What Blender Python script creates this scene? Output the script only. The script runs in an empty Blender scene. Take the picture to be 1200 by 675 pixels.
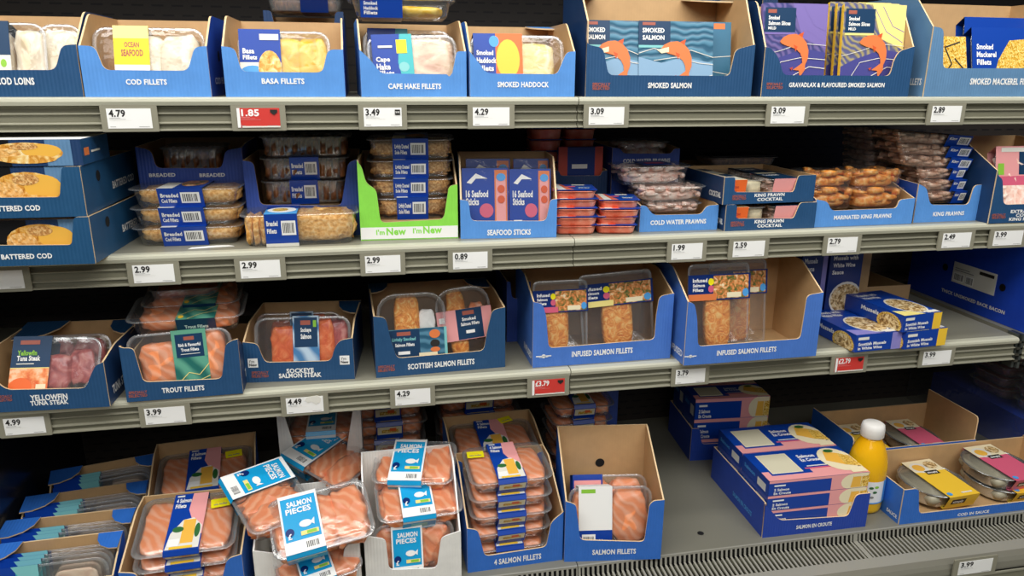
import bpy, bmesh, math, random
from mathutils import Vector, Matrix, noise
random.seed(7)
SC = bpy.context.scene
COL = SC.collection
PI = math.pi

# ------------------------------------------------------------------ camera
YAW, PITCH, ROLL, FPX = .1919, .2815, .0049, 861.15
CAMP = Vector((-.3703, -1.3, 1.4888))
Fv = Vector((math.sin(YAW)*math.cos(PITCH), math.cos(YAW)*math.cos(PITCH), -math.sin(PITCH)))
R0 = Fv.cross(Vector((0, 0, 1))).normalized()
U0 = R0.cross(Fv)
Rv = R0*math.cos(ROLL)+U0*math.sin(ROLL)
Uv = -R0*math.sin(ROLL)+U0*math.cos(ROLL)
cd = bpy.data.cameras.new('camera')
cam = bpy.data.objects.new('camera', cd)
COL.objects.link(cam)
cam.matrix_world = Matrix(((Rv.x, Uv.x, -Fv.x, CAMP.x), (Rv.y, Uv.y, -Fv.y, CAMP.y), (Rv.z, Uv.z, -Fv.z, CAMP.z), (0, 0, 0, 1)))
cd.sensor_width = 36
cd.lens = FPX/1200*36
cd.clip_start = .01
SC.camera = cam

def ray(x, y):
    return Fv+Rv*((x-600)/FPX)-Uv*((y-337.5)/FPX)
def atY(x, y, Y):
    d = ray(x, y); return CAMP+d*((Y-CAMP.y)/d.y)
def atZ(x, y, Z):
    d = ray(x, y); return CAMP+d*((Z-CAMP.z)/d.z)

# ------------------------------------------------------------------ materials
def lin(h):
    h = h.lstrip('#')
    c = [int(h[i:i+2], 16)/255 for i in (0, 2, 4)]
    return tuple(x/12.92 if x <= .04045 else ((x+.055)/1.055)**2.4 for x in c)+(1,)
MATS = {}
def newmat(n):
    m = bpy.data.materials.new(n); m.use_nodes = True
    return m, m.node_tree, m.node_tree.nodes['Principled BSDF']
def plain(name, hexc, rough=.5, metal=0, spec=.5, bump=None):
    m, nt, b = newmat(name)
    b.inputs['Base Color'].default_value = lin(hexc)
    b.inputs['Roughness'].default_value = rough
    b.inputs['Metallic'].default_value = metal
    b.inputs['Specular IOR Level'].default_value = spec
    if bump:
        sc, st, di = bump
        tc = nt.nodes.new('ShaderNodeTexCoord'); no = nt.nodes.new('ShaderNodeTexNoise'); bu = nt.nodes.new('ShaderNodeBump')
        no.inputs['Scale'].default_value = sc; bu.inputs['Strength'].default_value = st; bu.inputs['Distance'].default_value = di
        nt.links.new(tc.outputs['Object'], no.inputs['Vector']); nt.links.new(no.outputs['Fac'], bu.inputs['Height']); nt.links.new(bu.outputs['Normal'], b.inputs['Normal'])
    MATS[name] = m
    return m
def noisy(name, cols, scale=60, rough=.5, detail=4, dist=0, bump=(.3, .002), spec=.5, stretch=(1, 1, 1), sss=0):
    """colour ramp over noise, with bump; cols = [(pos, hex)...]"""
    m, nt, b = newmat(name)
    tc = nt.nodes.new('ShaderNodeTexCoord'); mp = nt.nodes.new('ShaderNodeMapping'); no = nt.nodes.new('ShaderNodeTexNoise')
    mp.inputs['Scale'].default_value = stretch
    no.inputs['Scale'].default_value = scale; no.inputs['Detail'].default_value = detail; no.inputs['Distortion'].default_value = dist
    cr = nt.nodes.new('ShaderNodeValToRGB')
    el = cr.color_ramp.elements
    while len(el) < len(cols): el.new(.5)
    for e, (p, h) in zip(el, cols): e.position = p; e.color = lin(h)
    bu = nt.nodes.new('ShaderNodeBump'); bu.inputs['Strength'].default_value = bump[0]; bu.inputs['Distance'].default_value = bump[1]
    L = nt.links.new
    L(tc.outputs['Object'], mp.inputs['Vector']); L(mp.outputs[0], no.inputs['Vector']); L(no.outputs['Fac'], cr.inputs[0]); L(cr.outputs[0], b.inputs['Base Color'])
    L(no.outputs['Fac'], bu.inputs['Height']); L(bu.outputs['Normal'], b.inputs['Normal'])
    b.inputs['Roughness'].default_value = rough; b.inputs['Specular IOR Level'].default_value = spec
    if sss:
        b.inputs['Subsurface Weight'].default_value = sss
        b.inputs['Subsurface Radius'].default_value = (.004, .002, .001)
    MATS[name] = m
    return m
def banded(name, c0, c1, scale=60, dist=4, rough=.35, direction='X', lo=.25, hi=.75):
    m, nt, b = newmat(name)
    tc = nt.nodes.new('ShaderNodeTexCoord'); wv = nt.nodes.new('ShaderNodeTexWave'); cr = nt.nodes.new('ShaderNodeValToRGB')
    wv.bands_direction = direction
    wv.inputs['Scale'].default_value = scale; wv.inputs['Distortion'].default_value = dist; wv.inputs['Detail'].default_value = 2; wv.inputs['Detail Scale'].default_value = .6
    el = cr.color_ramp.elements; el[0].position = lo; el[0].color = lin(c0); el[1].position = hi; el[1].color = lin(c1)
    bu = nt.nodes.new('ShaderNodeBump'); bu.inputs['Strength'].default_value = .3; bu.inputs['Distance'].default_value = .0015
    L = nt.links.new
    L(tc.outputs['Object'], wv.inputs['Vector']); L(wv.outputs['Fac'], cr.inputs[0]); L(cr.outputs[0], b.inputs['Base Color']); L(wv.outputs['Fac'], bu.inputs['Height']); L(bu.outputs['Normal'], b.inputs['Normal'])
    b.inputs['Roughness'].default_value = rough
    MATS[name] = m
    return m
def card(name, hexc, rough=.45, ridges=True):
    """printed corrugated board: faint vertical flutes"""
    m, nt, b = newmat(name)
    tc = nt.nodes.new('ShaderNodeTexCoord'); wv = nt.nodes.new('ShaderNodeTexWave'); bu = nt.nodes.new('ShaderNodeBump'); mx = nt.nodes.new('ShaderNodeMixRGB')
    no = nt.nodes.new('ShaderNodeTexNoise'); no.inputs['Scale'].default_value = 40
    wv.bands_direction = 'X'; wv.inputs['Scale'].default_value = 55; wv.inputs['Distortion'].default_value = .3
    bu.inputs['Strength'].default_value = .35 if ridges else .05; bu.inputs['Distance'].default_value = .0008
    c = lin(hexc)
    mx.inputs[1].default_value = c; mx.inputs[2].default_value = tuple(min(1, x*1.25+.005) for x in c[:3])+(1,)
    L = nt.links.new
    L(tc.outputs['Object'], wv.inputs['Vector']); L(wv.outputs['Fac'], bu.inputs['Height']); L(bu.outputs['Normal'], b.inputs['Normal'])
    L(tc.outputs['Object'], no.inputs['Vector']); L(no.outputs['Fac'], mx.inputs[0]); L(mx.outputs[0], b.inputs['Base Color'])
    b.inputs['Roughness'].default_value = rough
    MATS[name] = m
def clear(name, tint='#ffffff', refl=.06, rough=.12, bumps=(90, .25), body=.04):
    """thin clear packaging plastic: mostly see-through, glossy by angle, a little milky"""
    m = bpy.data.materials.new(name); m.use_nodes = True
    nt = m.node_tree; nt.nodes.clear(); N = nt.nodes.new; L = nt.links.new
    out = N('ShaderNodeOutputMaterial'); tr = N('ShaderNodeBsdfTransparent'); gl = N('ShaderNodeBsdfGlossy'); df = N('ShaderNodeBsdfDiffuse')
    tr.inputs[0].default_value = lin(tint); gl.inputs['Roughness'].default_value = rough; df.inputs[0].default_value = lin('#dfe3e4')
    lw = N('ShaderNodeLayerWeight'); lw.inputs[0].default_value = .35
    ma = N('ShaderNodeMath'); ma.operation = 'MULTIPLY_ADD'; ma.inputs[1].default_value = .45; ma.inputs[2].default_value = refl
    m1 = N('ShaderNodeMixShader'); m2 = N('ShaderNodeMixShader'); m1.inputs[0].default_value = body
    tc = N('ShaderNodeTexCoord'); no = N('ShaderNodeTexNoise'); bu = N('ShaderNodeBump')
    no.inputs['Scale'].default_value = bumps[0]; bu.inputs['Strength'].default_value = bumps[1]; bu.inputs['Distance'].default_value = .003
    L(tc.outputs['Object'], no.inputs['Vector']); L(no.outputs['Fac'], bu.inputs['Height']); L(bu.outputs[0], gl.inputs['Normal'])
    L(lw.outputs['Facing'], ma.inputs[0]); L(tr.outputs[0], m1.inputs[1]); L(df.outputs[0], m1.inputs[2])
    L(ma.outputs[0], m2.inputs[0]); L(m1.outputs[0], m2.inputs[1]); L(gl.outputs[0], m2.inputs[2]); L(m2.outputs[0], out.inputs[0])
    MATS[name] = m

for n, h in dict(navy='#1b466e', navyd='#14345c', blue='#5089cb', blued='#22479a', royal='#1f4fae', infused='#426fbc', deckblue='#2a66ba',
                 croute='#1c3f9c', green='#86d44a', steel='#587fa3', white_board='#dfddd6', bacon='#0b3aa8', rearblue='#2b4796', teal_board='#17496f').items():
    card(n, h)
card('kraft', '#b9966a', ridges=False); card('kraft_edge', '#d9bd92', ridges=False)
for n, h, r in [('white', '#f2f2ee', .5), ('offwhite', '#e3e1d6', .5), ('black', '#0b0b0d', .4), ('ink', '#23211f', .5), ('grey', '#8f8f8c', .5),
                ('sleeve', '#0d3f9e', .3), ('sleeve_d', '#0a2c70', .3), ('cyan', '#16a0d8', .3), ('teal', '#3fb4b8', .35), ('tealg', '#64a58a', .35), ('lteal', '#7fc4c4', .35),
                ('yellow', '#f3d21c', .4), ('sticker', '#f4e81a', .35), ('pyellow', '#f1e08a', .4), ('orange', '#ee6d2e', .4), ('orange_d', '#d9582a', .4),
                ('pink', '#eda3a2', .4), ('pinkd', '#d65f7c', .4), ('lilac', '#8c86c8', .4), ('red', '#cf3a33', .45), ('copper', '#a65a4a', .45),
                ('purple', '#4a4a8e', .35), ('purple_l', '#7f6fb0', .35), ('slate', '#3f7390', .35), ('slate_l', '#86a9c6', .35), ('slate_d', '#163a5c', .35),
                ('fish_o', '#e07c44', .4), ('sauce', '#aea890', .4), ('gold', '#e0a23c', .4), ('golden', '#f0b84a', .4), ('green_l', '#8cc63f', .4), ('green_d', '#2f6a34', .5),
                ('midyellow', '#f2c63a', .4), ('lightblue', '#4f9fe0', .4), ('cream', '#efe3bd', .5), ('bordered', '#2c2a66', .4), ('brick', '#b9432f', .5)]:
    plain(n, h, r)
plain('rail', '#7b7966', .42); plain('rail_l', '#949280', .4); plain('rail_d', '#3b3a31', .5); plain('lip', '#b9b8a4', .35); plain('plate', '#838172', .38, bump=(300, .05, .001))
plain('holder', '#8d8a78', .4); plain('deck', '#7a786b', .4, bump=(12, .1, .002)); plain('grille', '#98968a', .4); plain('void', '#050506', .8)
plain('backwall', '#16130f', .6); plain('panel_mirror', '#59606e', .22, metal=.9); plain('foil', '#c9cbc9', .25, metal=.85); plain('steel_post', '#6f7470', .35, metal=.8)
plain('cap_white', '#e6e4de', .5); plain('pane', '#d9d3b8', .12)
banded('salmon', '#f4945e', '#f8b08a', 26, 9, .3, 'DIAGONAL', .3, 1.0)
banded('salmon_d', '#f08c56', '#f7ac80', 24, 9, .3, 'DIAGONAL', .4, 1.0)
noisy('salmon_print', [(.35, '#e0622c'), (.5, '#f39a5c'), (.62, '#f7c9a0')], 70)
noisy('infused_salmon', [(.3, '#cc6a20'), (.5, '#f09a3c'), (.7, '#fbd080')], 48, dist=3, bump=(.6, .003))
noisy('white_fish', [(.3, '#d8c4a0'), (.5, '#efe4cc'), (.7, '#fbf6ea')], 30, .3, dist=1.5, stretch=(1, .4, 1))
noisy('hake', [(.3, '#c99a80'), (.5, '#e8cdb0'), (.7, '#f1e0c8')], 22, .3, dist=2, stretch=(.6, 1, 1))
noisy('yellow_fish', [(.3, '#d99a12'), (.5, '#f0bf2a'), (.7, '#f8dc74')], 28, .25, dist=1.5)
noisy('pale_yellow_fish', [(.3, '#e2c060'), (.5, '#efd98a'), (.7, '#f8efc8')], 28, .25, dist=1.5)
noisy('tuna', [(.3, '#8a3a3c'), (.5, '#b35a56'), (.7, '#cc8a80')], 45, .25, dist=1)
noisy('sockeye', [(.3, '#cf4f28'), (.5, '#e5703c'), (.7, '#f0925c')], 30, .25, dist=2)
noisy('crumb', [(.3, '#c4822e'), (.5, '#eab262'), (.7, '#fad79a')], 150, .7, 6, 0, (.9, .003))
noisy('crumb_d', [(.3, '#a06428'), (.5, '#d29a54'), (.7, '#efca8a')], 240, .7, 6, 0, (.9, .003))
noisy('crumb_print', [(.3, '#b4701c'), (.45, '#e0a040'), (.6, '#f6d58a'), (.75, '#fdf3d0')], 90, .4, 5, 1, (.1, .001))
noisy('dish_print', [(.3, '#5a4220'), (.42, '#a07a44'), (.55, '#e8cc94'), (.7, '#f5ecd0')], 110, .4, 4, 1, (.1, .001))
noisy('herb_print', [(.32, '#2c4a24'), (.42, '#7a7a3c'), (.5, '#d0783c'), (.6, '#e8b070'), (.7, '#f2e4c0')], 90, .4, 4, 1, (.1, .001))
noisy('prawn_pale', [(.3, '#f0b8a4'), (.5, '#f9dccc'), (.7, '#fff4ea')], 90, .3, 3, .5)
noisy('prawn_brown', [(.3, '#c89478'), (.5, '#ecc0a4'), (.7, '#fbe4d0')], 90, .3, 3, .5)
noisy('prawn_orange', [(.3, '#dc7424'), (.5, '#f4a248'), (.7, '#fdd088')], 110, .3, 3, .5)
noisy('mackerel', [(.3, '#9a6a24'), (.5, '#d8a048'), (.7, '#f2d490')], 60, .3, 4, 2)
noisy('gold_print', [(.35, '#a06a10'), (.5, '#e6b83c'), (.65, '#f8e6a0')], 120, .3, 3, 3, (.1, .001))
noisy('seafood_pink', [(.35, '#d8583a'), (.6, '#ee8c70'), (.75, '#f7b9a4')], 40, .35)
noisy('juice', [(.3, '#ecae0c'), (.7, '#f6c21c')], 8, .12, bump=(0, .001))
noisy('brown_pack', [(.3, '#4c2a16'), (.5, '#85522e'), (.7, '#a8744a')], 60, .35, stretch=(3, 1, 1))
banded('wave_slate', '#2a5a74', '#54869f', 22, 12, .3, 'Y', .2, .9)
banded('wave_purple', '#45487e', '#73669c', 34, 14, .3, 'DIAGONAL', .1, .95)
banded('wave_yellow', '#5d6088', '#a89c70', 34, 14, .3, 'DIAGONAL', .2, .95)
banded('wave_teal', '#256a62', '#5fa48c', 14, 6, .3, 'DIAGONAL', .1, .9)
banded('wave_steel', '#4a7fae', '#b8cfe0', 14, 6, .3, 'DIAGONAL', .1, .9)
clear('clear_plastic'); clear('film', refl=.05, rough=.08, bumps=(45, .5), body=.03); clear('film_shiny', refl=.07, rough=.14, bumps=(28, .7), body=.05)
clear('milky_tray', body=.22, refl=.08); clear('rim_plastic', body=.16, refl=.12, bumps=(20, .2))
def perforated():
    m, nt, b = newmat('perforated_back')
    tc = nt.nodes.new('ShaderNodeTexCoord'); br = nt.nodes.new('ShaderNodeTexBrick')
    br.inputs['Scale'].default_value = 1; br.inputs['Brick Width'].default_value = .04; br.inputs['Row Height'].default_value = .02; br.inputs['Mortar Size'].default_value = .0085
    br.inputs['Color1'].default_value = lin('#050403'); br.inputs['Color2'].default_value = lin('#060504'); br.inputs['Mortar'].default_value = lin('#2b241e')
    mp = nt.nodes.new('ShaderNodeMapping'); mp.inputs['Rotation'].default_value = (PI/2, 0, 0)
    nt.links.new(tc.outputs['Object'], mp.inputs[0]); nt.links.new(mp.outputs[0], br.inputs['Vector']); nt.links.new(br.outputs[0], b.inputs['Base Color'])
    b.inputs['Roughness'].default_value = .6
    MATS['perforated_back'] = m
perforated()

# ------------------------------------------------------------------ geometry collector
class Fr:
    """a flat face: origin, u, v axes (unit), w x h size"""
    def __init__(s, o, u, v, w=1, h=1):
        s.o = Vector(o); s.u = Vector(u).normalized(); s.v = Vector(v).normalized(); s.n = s.u.cross(s.v).normalized(); s.w = w; s.h = h
    def p(s, a, b, c=0): return s.o+s.u*a+s.v*b+s.n*c

TEXTCACHE = {}
def textmesh(t, bold):
    k = (t, bold)
    if k not in TEXTCACHE:
        cu = bpy.data.curves.new('tmp', 'FONT'); cu.body = t; cu.size = 1; cu.resolution_u = 2; cu.offset = .034 if bold else 0
        cu.space_character = 1.05 if bold else 1
        ob = bpy.data.objects.new('tmp', cu)
        me = bpy.data.meshes.new_from_object(ob)
        vs = [v.co.copy() for v in me.vertices]; fs = [tuple(p.vertices) for p in me.polygons]
        bpy.data.objects.remove(ob); bpy.data.meshes.remove(me); bpy.data.curves.remove(cu)
        x0 = min(v.x for v in vs); x1 = max(v.x for v in vs); y0 = min(0, min(v.y for v in vs)); y1 = max(v.y for v in vs)
        TEXTCACHE[k] = (vs, fs, x0, x1, 0, .7 if y1 < .75 else y1)
    return TEXTCACHE[k]

def fillet(pts, r, idx=None, n=4):
    out = []
    N = len(pts)
    for i, p in enumerate(pts):
        if idx is not None and i not in idx: out.append(p); continue
        a = Vector(pts[i-1]); b = Vector(p); c = Vector(pts[(i+1) % N])
        da = a-b; dc = c-b
        rr = min(r, da.length*.45, dc.length*.45)
        if rr < 1e-6: out.append(p); continue
        s = b+da.normalized()*rr; e = b+dc.normalized()*rr
        for k in range(n+1):
            t = k/n
            q = s*(1-t)**2+b*2*t*(1-t)+e*t*t
            out.append((q.x, q.y))
    return out

class Geo:
    def __init__(s): s.v = []; s.f = []; s.m = []; s.sm = []; s.names = []
    def mi(s, m):
        if m not in s.names: s.names.append(m)
        return s.names.index(m)
    def face(s, ps, m, smooth=False):
        i = len(s.v); s.v += [Vector(p) for p in ps]; s.f.append(tuple(range(i, i+len(ps)))); s.m.append(s.mi(m)); s.sm.append(smooth)
    def mesh(s, vs, fs, m, smooth=False):
        i = len(s.v); s.v += [Vector(p) for p in vs]; k = s.mi(m)
        for f in fs: s.f.append(tuple(a+i for a in f)); s.m.append(k); s.sm.append(smooth)
    def prism(s, fr, poly, t, front, back=None, edge=None):
        """polygon on a face frame, thickness t going inward (against n)"""
        back = back or front; edge = edge or front
        n = len(poly)
        a = [fr.p(x, y, 0) for x, y in poly]; b = [fr.p(x, y, -t) for x, y in poly]
        s.face(a, front); s.face(b[::-1], back)
        for i in range(n):
            j = (i+1) % n
            s.face([a[j], a[i], b[i], b[j]], edge)
    def box(s, x0, y0, z0, x1, y1, z1, m, top=None, front=None, side=None):
        P = [(x0, y0, z0), (x1, y0, z0), (x1, y1, z0), (x0, y1, z0), (x0, y0, z1), (x1, y0, z1), (x1, y1, z1), (x0, y1, z1)]
        for f, mm in (((3, 2, 1, 0), m), ((4, 5, 6, 7), top or m), ((0, 1, 5, 4), front or m), ((1, 2, 6, 5), side or m), ((2, 3, 7, 6), m), ((3, 0, 4, 7), side or m)):
            s.mesh([P[i] for i in f], [(0, 1, 2, 3)], mm)
    def loft(s, loops, m, smooth=True, cap0=False, cap1=False, closed=True):
        n = len(loops[0]); vs = [p for l in loops for p in l]; fs = []
        for k in range(len(loops)-1):
            for i in range(n if closed else n-1):
                j = (i+1) % n
                fs.append((k*n+i, k*n+j, (k+1)*n+j, (k+1)*n+i))
        if cap0: fs.append(tuple(range(n))[::-1])
        if cap1: fs.append(tuple((len(loops)-1)*n+i for i in range(n)))
        s.mesh(vs, fs, m, smooth)
    def rrect(s, w, d, r, z, n=4, cx=0, cy=0):
        r = min(r, w/2*.98, d/2*.98)
        out = []
        for sx, sy, a0 in ((1, -1, -PI/2), (1, 1, 0), (-1, 1, PI/2), (-1, -1, PI)):
            for k in range(n+1):
                a = a0+PI/2*k/n
                out.append((cx+sx*(w/2-r)+r*math.cos(a), cy+sy*(d/2-r)+r*math.sin(a), z))
        return out
    def tube(s, pts, rads, m, n=8, caps=True):
        pts = [Vector(p) for p in pts]; loops = []
        for i, p in enumerate(pts):
            t = (pts[min(i+1, len(pts)-1)]-pts[max(i-1, 0)]).normalized()
            a = t.orthogonal().normalized() if i == 0 else (prev-t*prev.dot(t)).normalized()
            prev = a; b = t.cross(a); r = rads[i] if isinstance(rads, (list, tuple)) else rads
            loops.append([p+(a*math.cos(q)+b*math.sin(q))*r for q in [2*PI*k/n for k in range(n)]])
        s.loft(loops, m, True, caps, caps)
    def blob(s, c, r, m, seed=0, amp=.12, sq=.6, nu=22, nv=12, flat=.0, freq=2.2):
        """fleshy lump: squarish ellipsoid with noise"""
        c = Vector(c); vs = []; fs = []
        def sp(x, e): return math.copysign(abs(x)**e, x)
        for j in range(nv+1):
            ph = -PI/2+PI*j/nv
            for i in range(nu):
                th = 2*PI*i/nu
                d = Vector((sp(math.cos(ph), sq)*sp(math.cos(th), sq), sp(math.cos(ph), sq)*sp(math.sin(th), sq), sp(math.sin(ph), max(sq, .5))))
                k = 1+amp*noise.noise(d*freq+Vector((seed*7.3, seed*3.1, seed)))
                q = Vector((d.x*r[0]*k, d.y*r[1]*k, d.z*r[2]*k))
                vs.append(c+q)
        for j in range(nv):
            for i in range(nu):
                k = (i+1) % nu
                fs.append((j*nu+i, j*nu+k, (j+1)*nu+k, (j+1)*nu+i))
        s.mesh(vs, fs, m, True)
    def prawn(s, c, R, m, rnd):
        """curled tapering prawn"""
        a0 = rnd.uniform(0, 2*PI); tilt = rnd.uniform(-.5, .5); pts = []; rad = []
        for k in range(7):
            a = a0+k*.62
            pts.append((c[0]+R*math.cos(a), c[1]+R*math.sin(a)*math.cos(tilt), c[2]+R*math.sin(a)*math.sin(tilt)*.6))
            rad.append(R*(.55-.06*k))
        s.tube(pts, rad, m, 6)
    # ---- printing on a face
    def text(s, fr, t, x0, x1, yb, yt, m, e=.0006, bold=True):
        vs, fs, a, b, c, d = textmesh(t, bold)
        kx = (x1-x0)/(b-a); ky = (yt-yb)/(d-c)
        s.mesh([fr.p(x0+(v.x-a)*kx, yb+(v.y-c)*ky, e) for v in vs], fs, m)
    def poly(s, fr, pts, m, e=.0005): s.face([fr.p(x, y, e) for x, y in pts], m)
    def strip(s, fr, pts, w, m, e):
        for (x0, y0), (x1, y1) in zip(pts, pts[1:]):
            d = Vector((x1-x0, y1-y0)); l = d.length
            if l < 1e-6: continue
            nx, ny = -d.y/l*w/2, d.x/l*w/2
            s.poly(fr, [(x0+nx, y0+ny), (x0-nx, y0-ny), (x1-nx, y1-ny), (x1+nx, y1+ny)][::-1] if False else [(x0-nx, y0-ny), (x1-nx, y1-ny), (x1+nx, y1+ny), (x0+nx, y0+ny)], m, e)
    def art(s, fr, ops, e0=.0003):
        """ops in 0..1 of the face"""
        w, h = fr.w, fr.h
        for k, o in enumerate(ops):
            e = e0+.00012*k; c = o[0]
            if c == 'r': s.poly(fr, [(o[1]*w, o[2]*h), (o[3]*w, o[2]*h), (o[3]*w, o[4]*h), (o[1]*w, o[4]*h)], o[5], e)
            elif c == 'e': s.poly(fr, [(min(1, max(0, o[1]+o[3]*math.cos(a)))*w, min(1, max(0, o[2]+o[4]*math.sin(a)))*h) for a in [2*PI*i/20 for i in range(20)]], o[5], e)
            elif c == 'p': s.poly(fr, [(x*w, y*h) for x, y in o[1]], o[2], e)
            elif c == 't': s.text(fr, o[1], o[2]*w, o[3]*w, o[4]*h, o[5]*h, o[6], e, len(o) < 8)
            elif c == 'w': s.strip(fr, [(x*w, y*h) for x, y in o[1]], o[2], o[3], e)
            elif c == 'bar':
                s.poly(fr, [(o[1]*w, o[2]*h), (o[3]*w, o[2]*h), (o[3]*w, o[4]*h), (o[1]*w, o[4]*h)], 'white', e)
                rb = random.Random(5); x = o[1]+(o[3]-o[1])*.1
                while x < o[3]-(o[3]-o[1])*.12:
                    ww = (o[3]-o[1])*rb.choice((.02, .035, .05))
                    s.poly(fr, [(x*w, (o[2]+(o[4]-o[2])*.15)*h), ((x+ww)*w, (o[2]+(o[4]-o[2])*.15)*h), ((x+ww)*w, (o[4]-(o[4]-o[2])*.15)*h), (x*w, (o[4]-(o[4]-o[2])*.15)*h)], 'ink', e+.0001)
                    x += ww+(o[3]-o[1])*rb.choice((.03, .05))
            elif c == 'fish':    # leaping fish seen from the side
                cx, cy, sz, m = o[1]*w, o[2]*h, o[3], o[4]
                top = [(-.56, .30), (-.46, .42), (-.28, .50), (-.06, .52), (.14, .45), (.30, .28), (.38, .06), (.38, -.16), (.30, -.36)]
                bot = [(.20, -.33), (.18, -.16), (.11, -.02), (-.02, .08), (-.18, .14), (-.34, .18), (-.50, .24)]
                s.poly(fr, [(cx+x*sz, cy+y*sz) for x, y in (top+bot)[::-1]], m, e)
                s.poly(fr, [(cx+x*sz, cy+y*sz) for x, y in [(.30, -.30), (.30, -.50), (.14, -.72), (.10, -.52), (-.10, -.50), (.06, -.40), (.20, -.30)][::-1]], m, e+.00005)
                s.poly(fr, [(cx+x*sz, cy+y*sz) for x, y in [(.02, .50), (.20, .58), (.16, .42)]], 'orange_d', e+.00005)
                s.poly(fr, [(cx+x*sz, cy+y*sz) for x, y in [(-.12, .22), (-.04, .02), (.02, .16)]], 'orange_d', e+.00005)
                s.poly(fr, [(cx+x*sz, cy+y*sz) for x, y in [(-.20, -.45), (-.08, -.42), (-.14, -.52)]], 'brick', e+.00005)
    def build(s, name, parent=None, mat4=None):
        me = s.data(name); ob = bpy.data.objects.new(name, me); COL.objects.link(ob)
        if parent: ob.parent = parent
        if mat4: ob.matrix_world = mat4
        return ob
    def data(s, name):
        me = bpy.data.meshes.new(name); me.from_pydata([tuple(v) for v in s.v], [], s.f)
        for n in s.names: me.materials.append(MATS[n])
        me.polygons.foreach_set('material_index', s.m); me.polygons.foreach_set('use_smooth', s.sm); me.update()
        return me

def empty(name, loc, rot=(0, 0, 0)):
    o = bpy.data.objects.new(name, None); COL.objects.link(o); o.location = loc; o.rotation_euler = rot; o.empty_display_size = .02
    return o
def tag(o, label, cat, group=None, kind=None):
    o['label'] = label; o['category'] = cat
    if group: o['group'] = group
    if kind: o['kind'] = kind
    return o
def struct(o): o['kind'] = 'structure'; return o

# ------------------------------------------------------------------ shelving levels
RH, LH = .040, .013
Z1, Z2, Z3 = 1.400, 1.1436, .8816
S1, S2, S3 = Z1+RH+LH, Z2+RH+LH, Z3+RH+LH      # standing surfaces
S4 = .552

# ------------------------------------------------------------------ builders
ORD = {1: [''], 2: ['upper', 'lower'], 3: ['topmost', 'middle', 'lowest'], 4: ['topmost', 'second from top', 'third from top', 'lowest'],
       5: ['topmost', 'second from top', 'middle', 'second from bottom', 'lowest'],
       6: ['topmost', 'second from top', 'third from top', 'third from bottom', 'second from bottom', 'lowest']}

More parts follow.
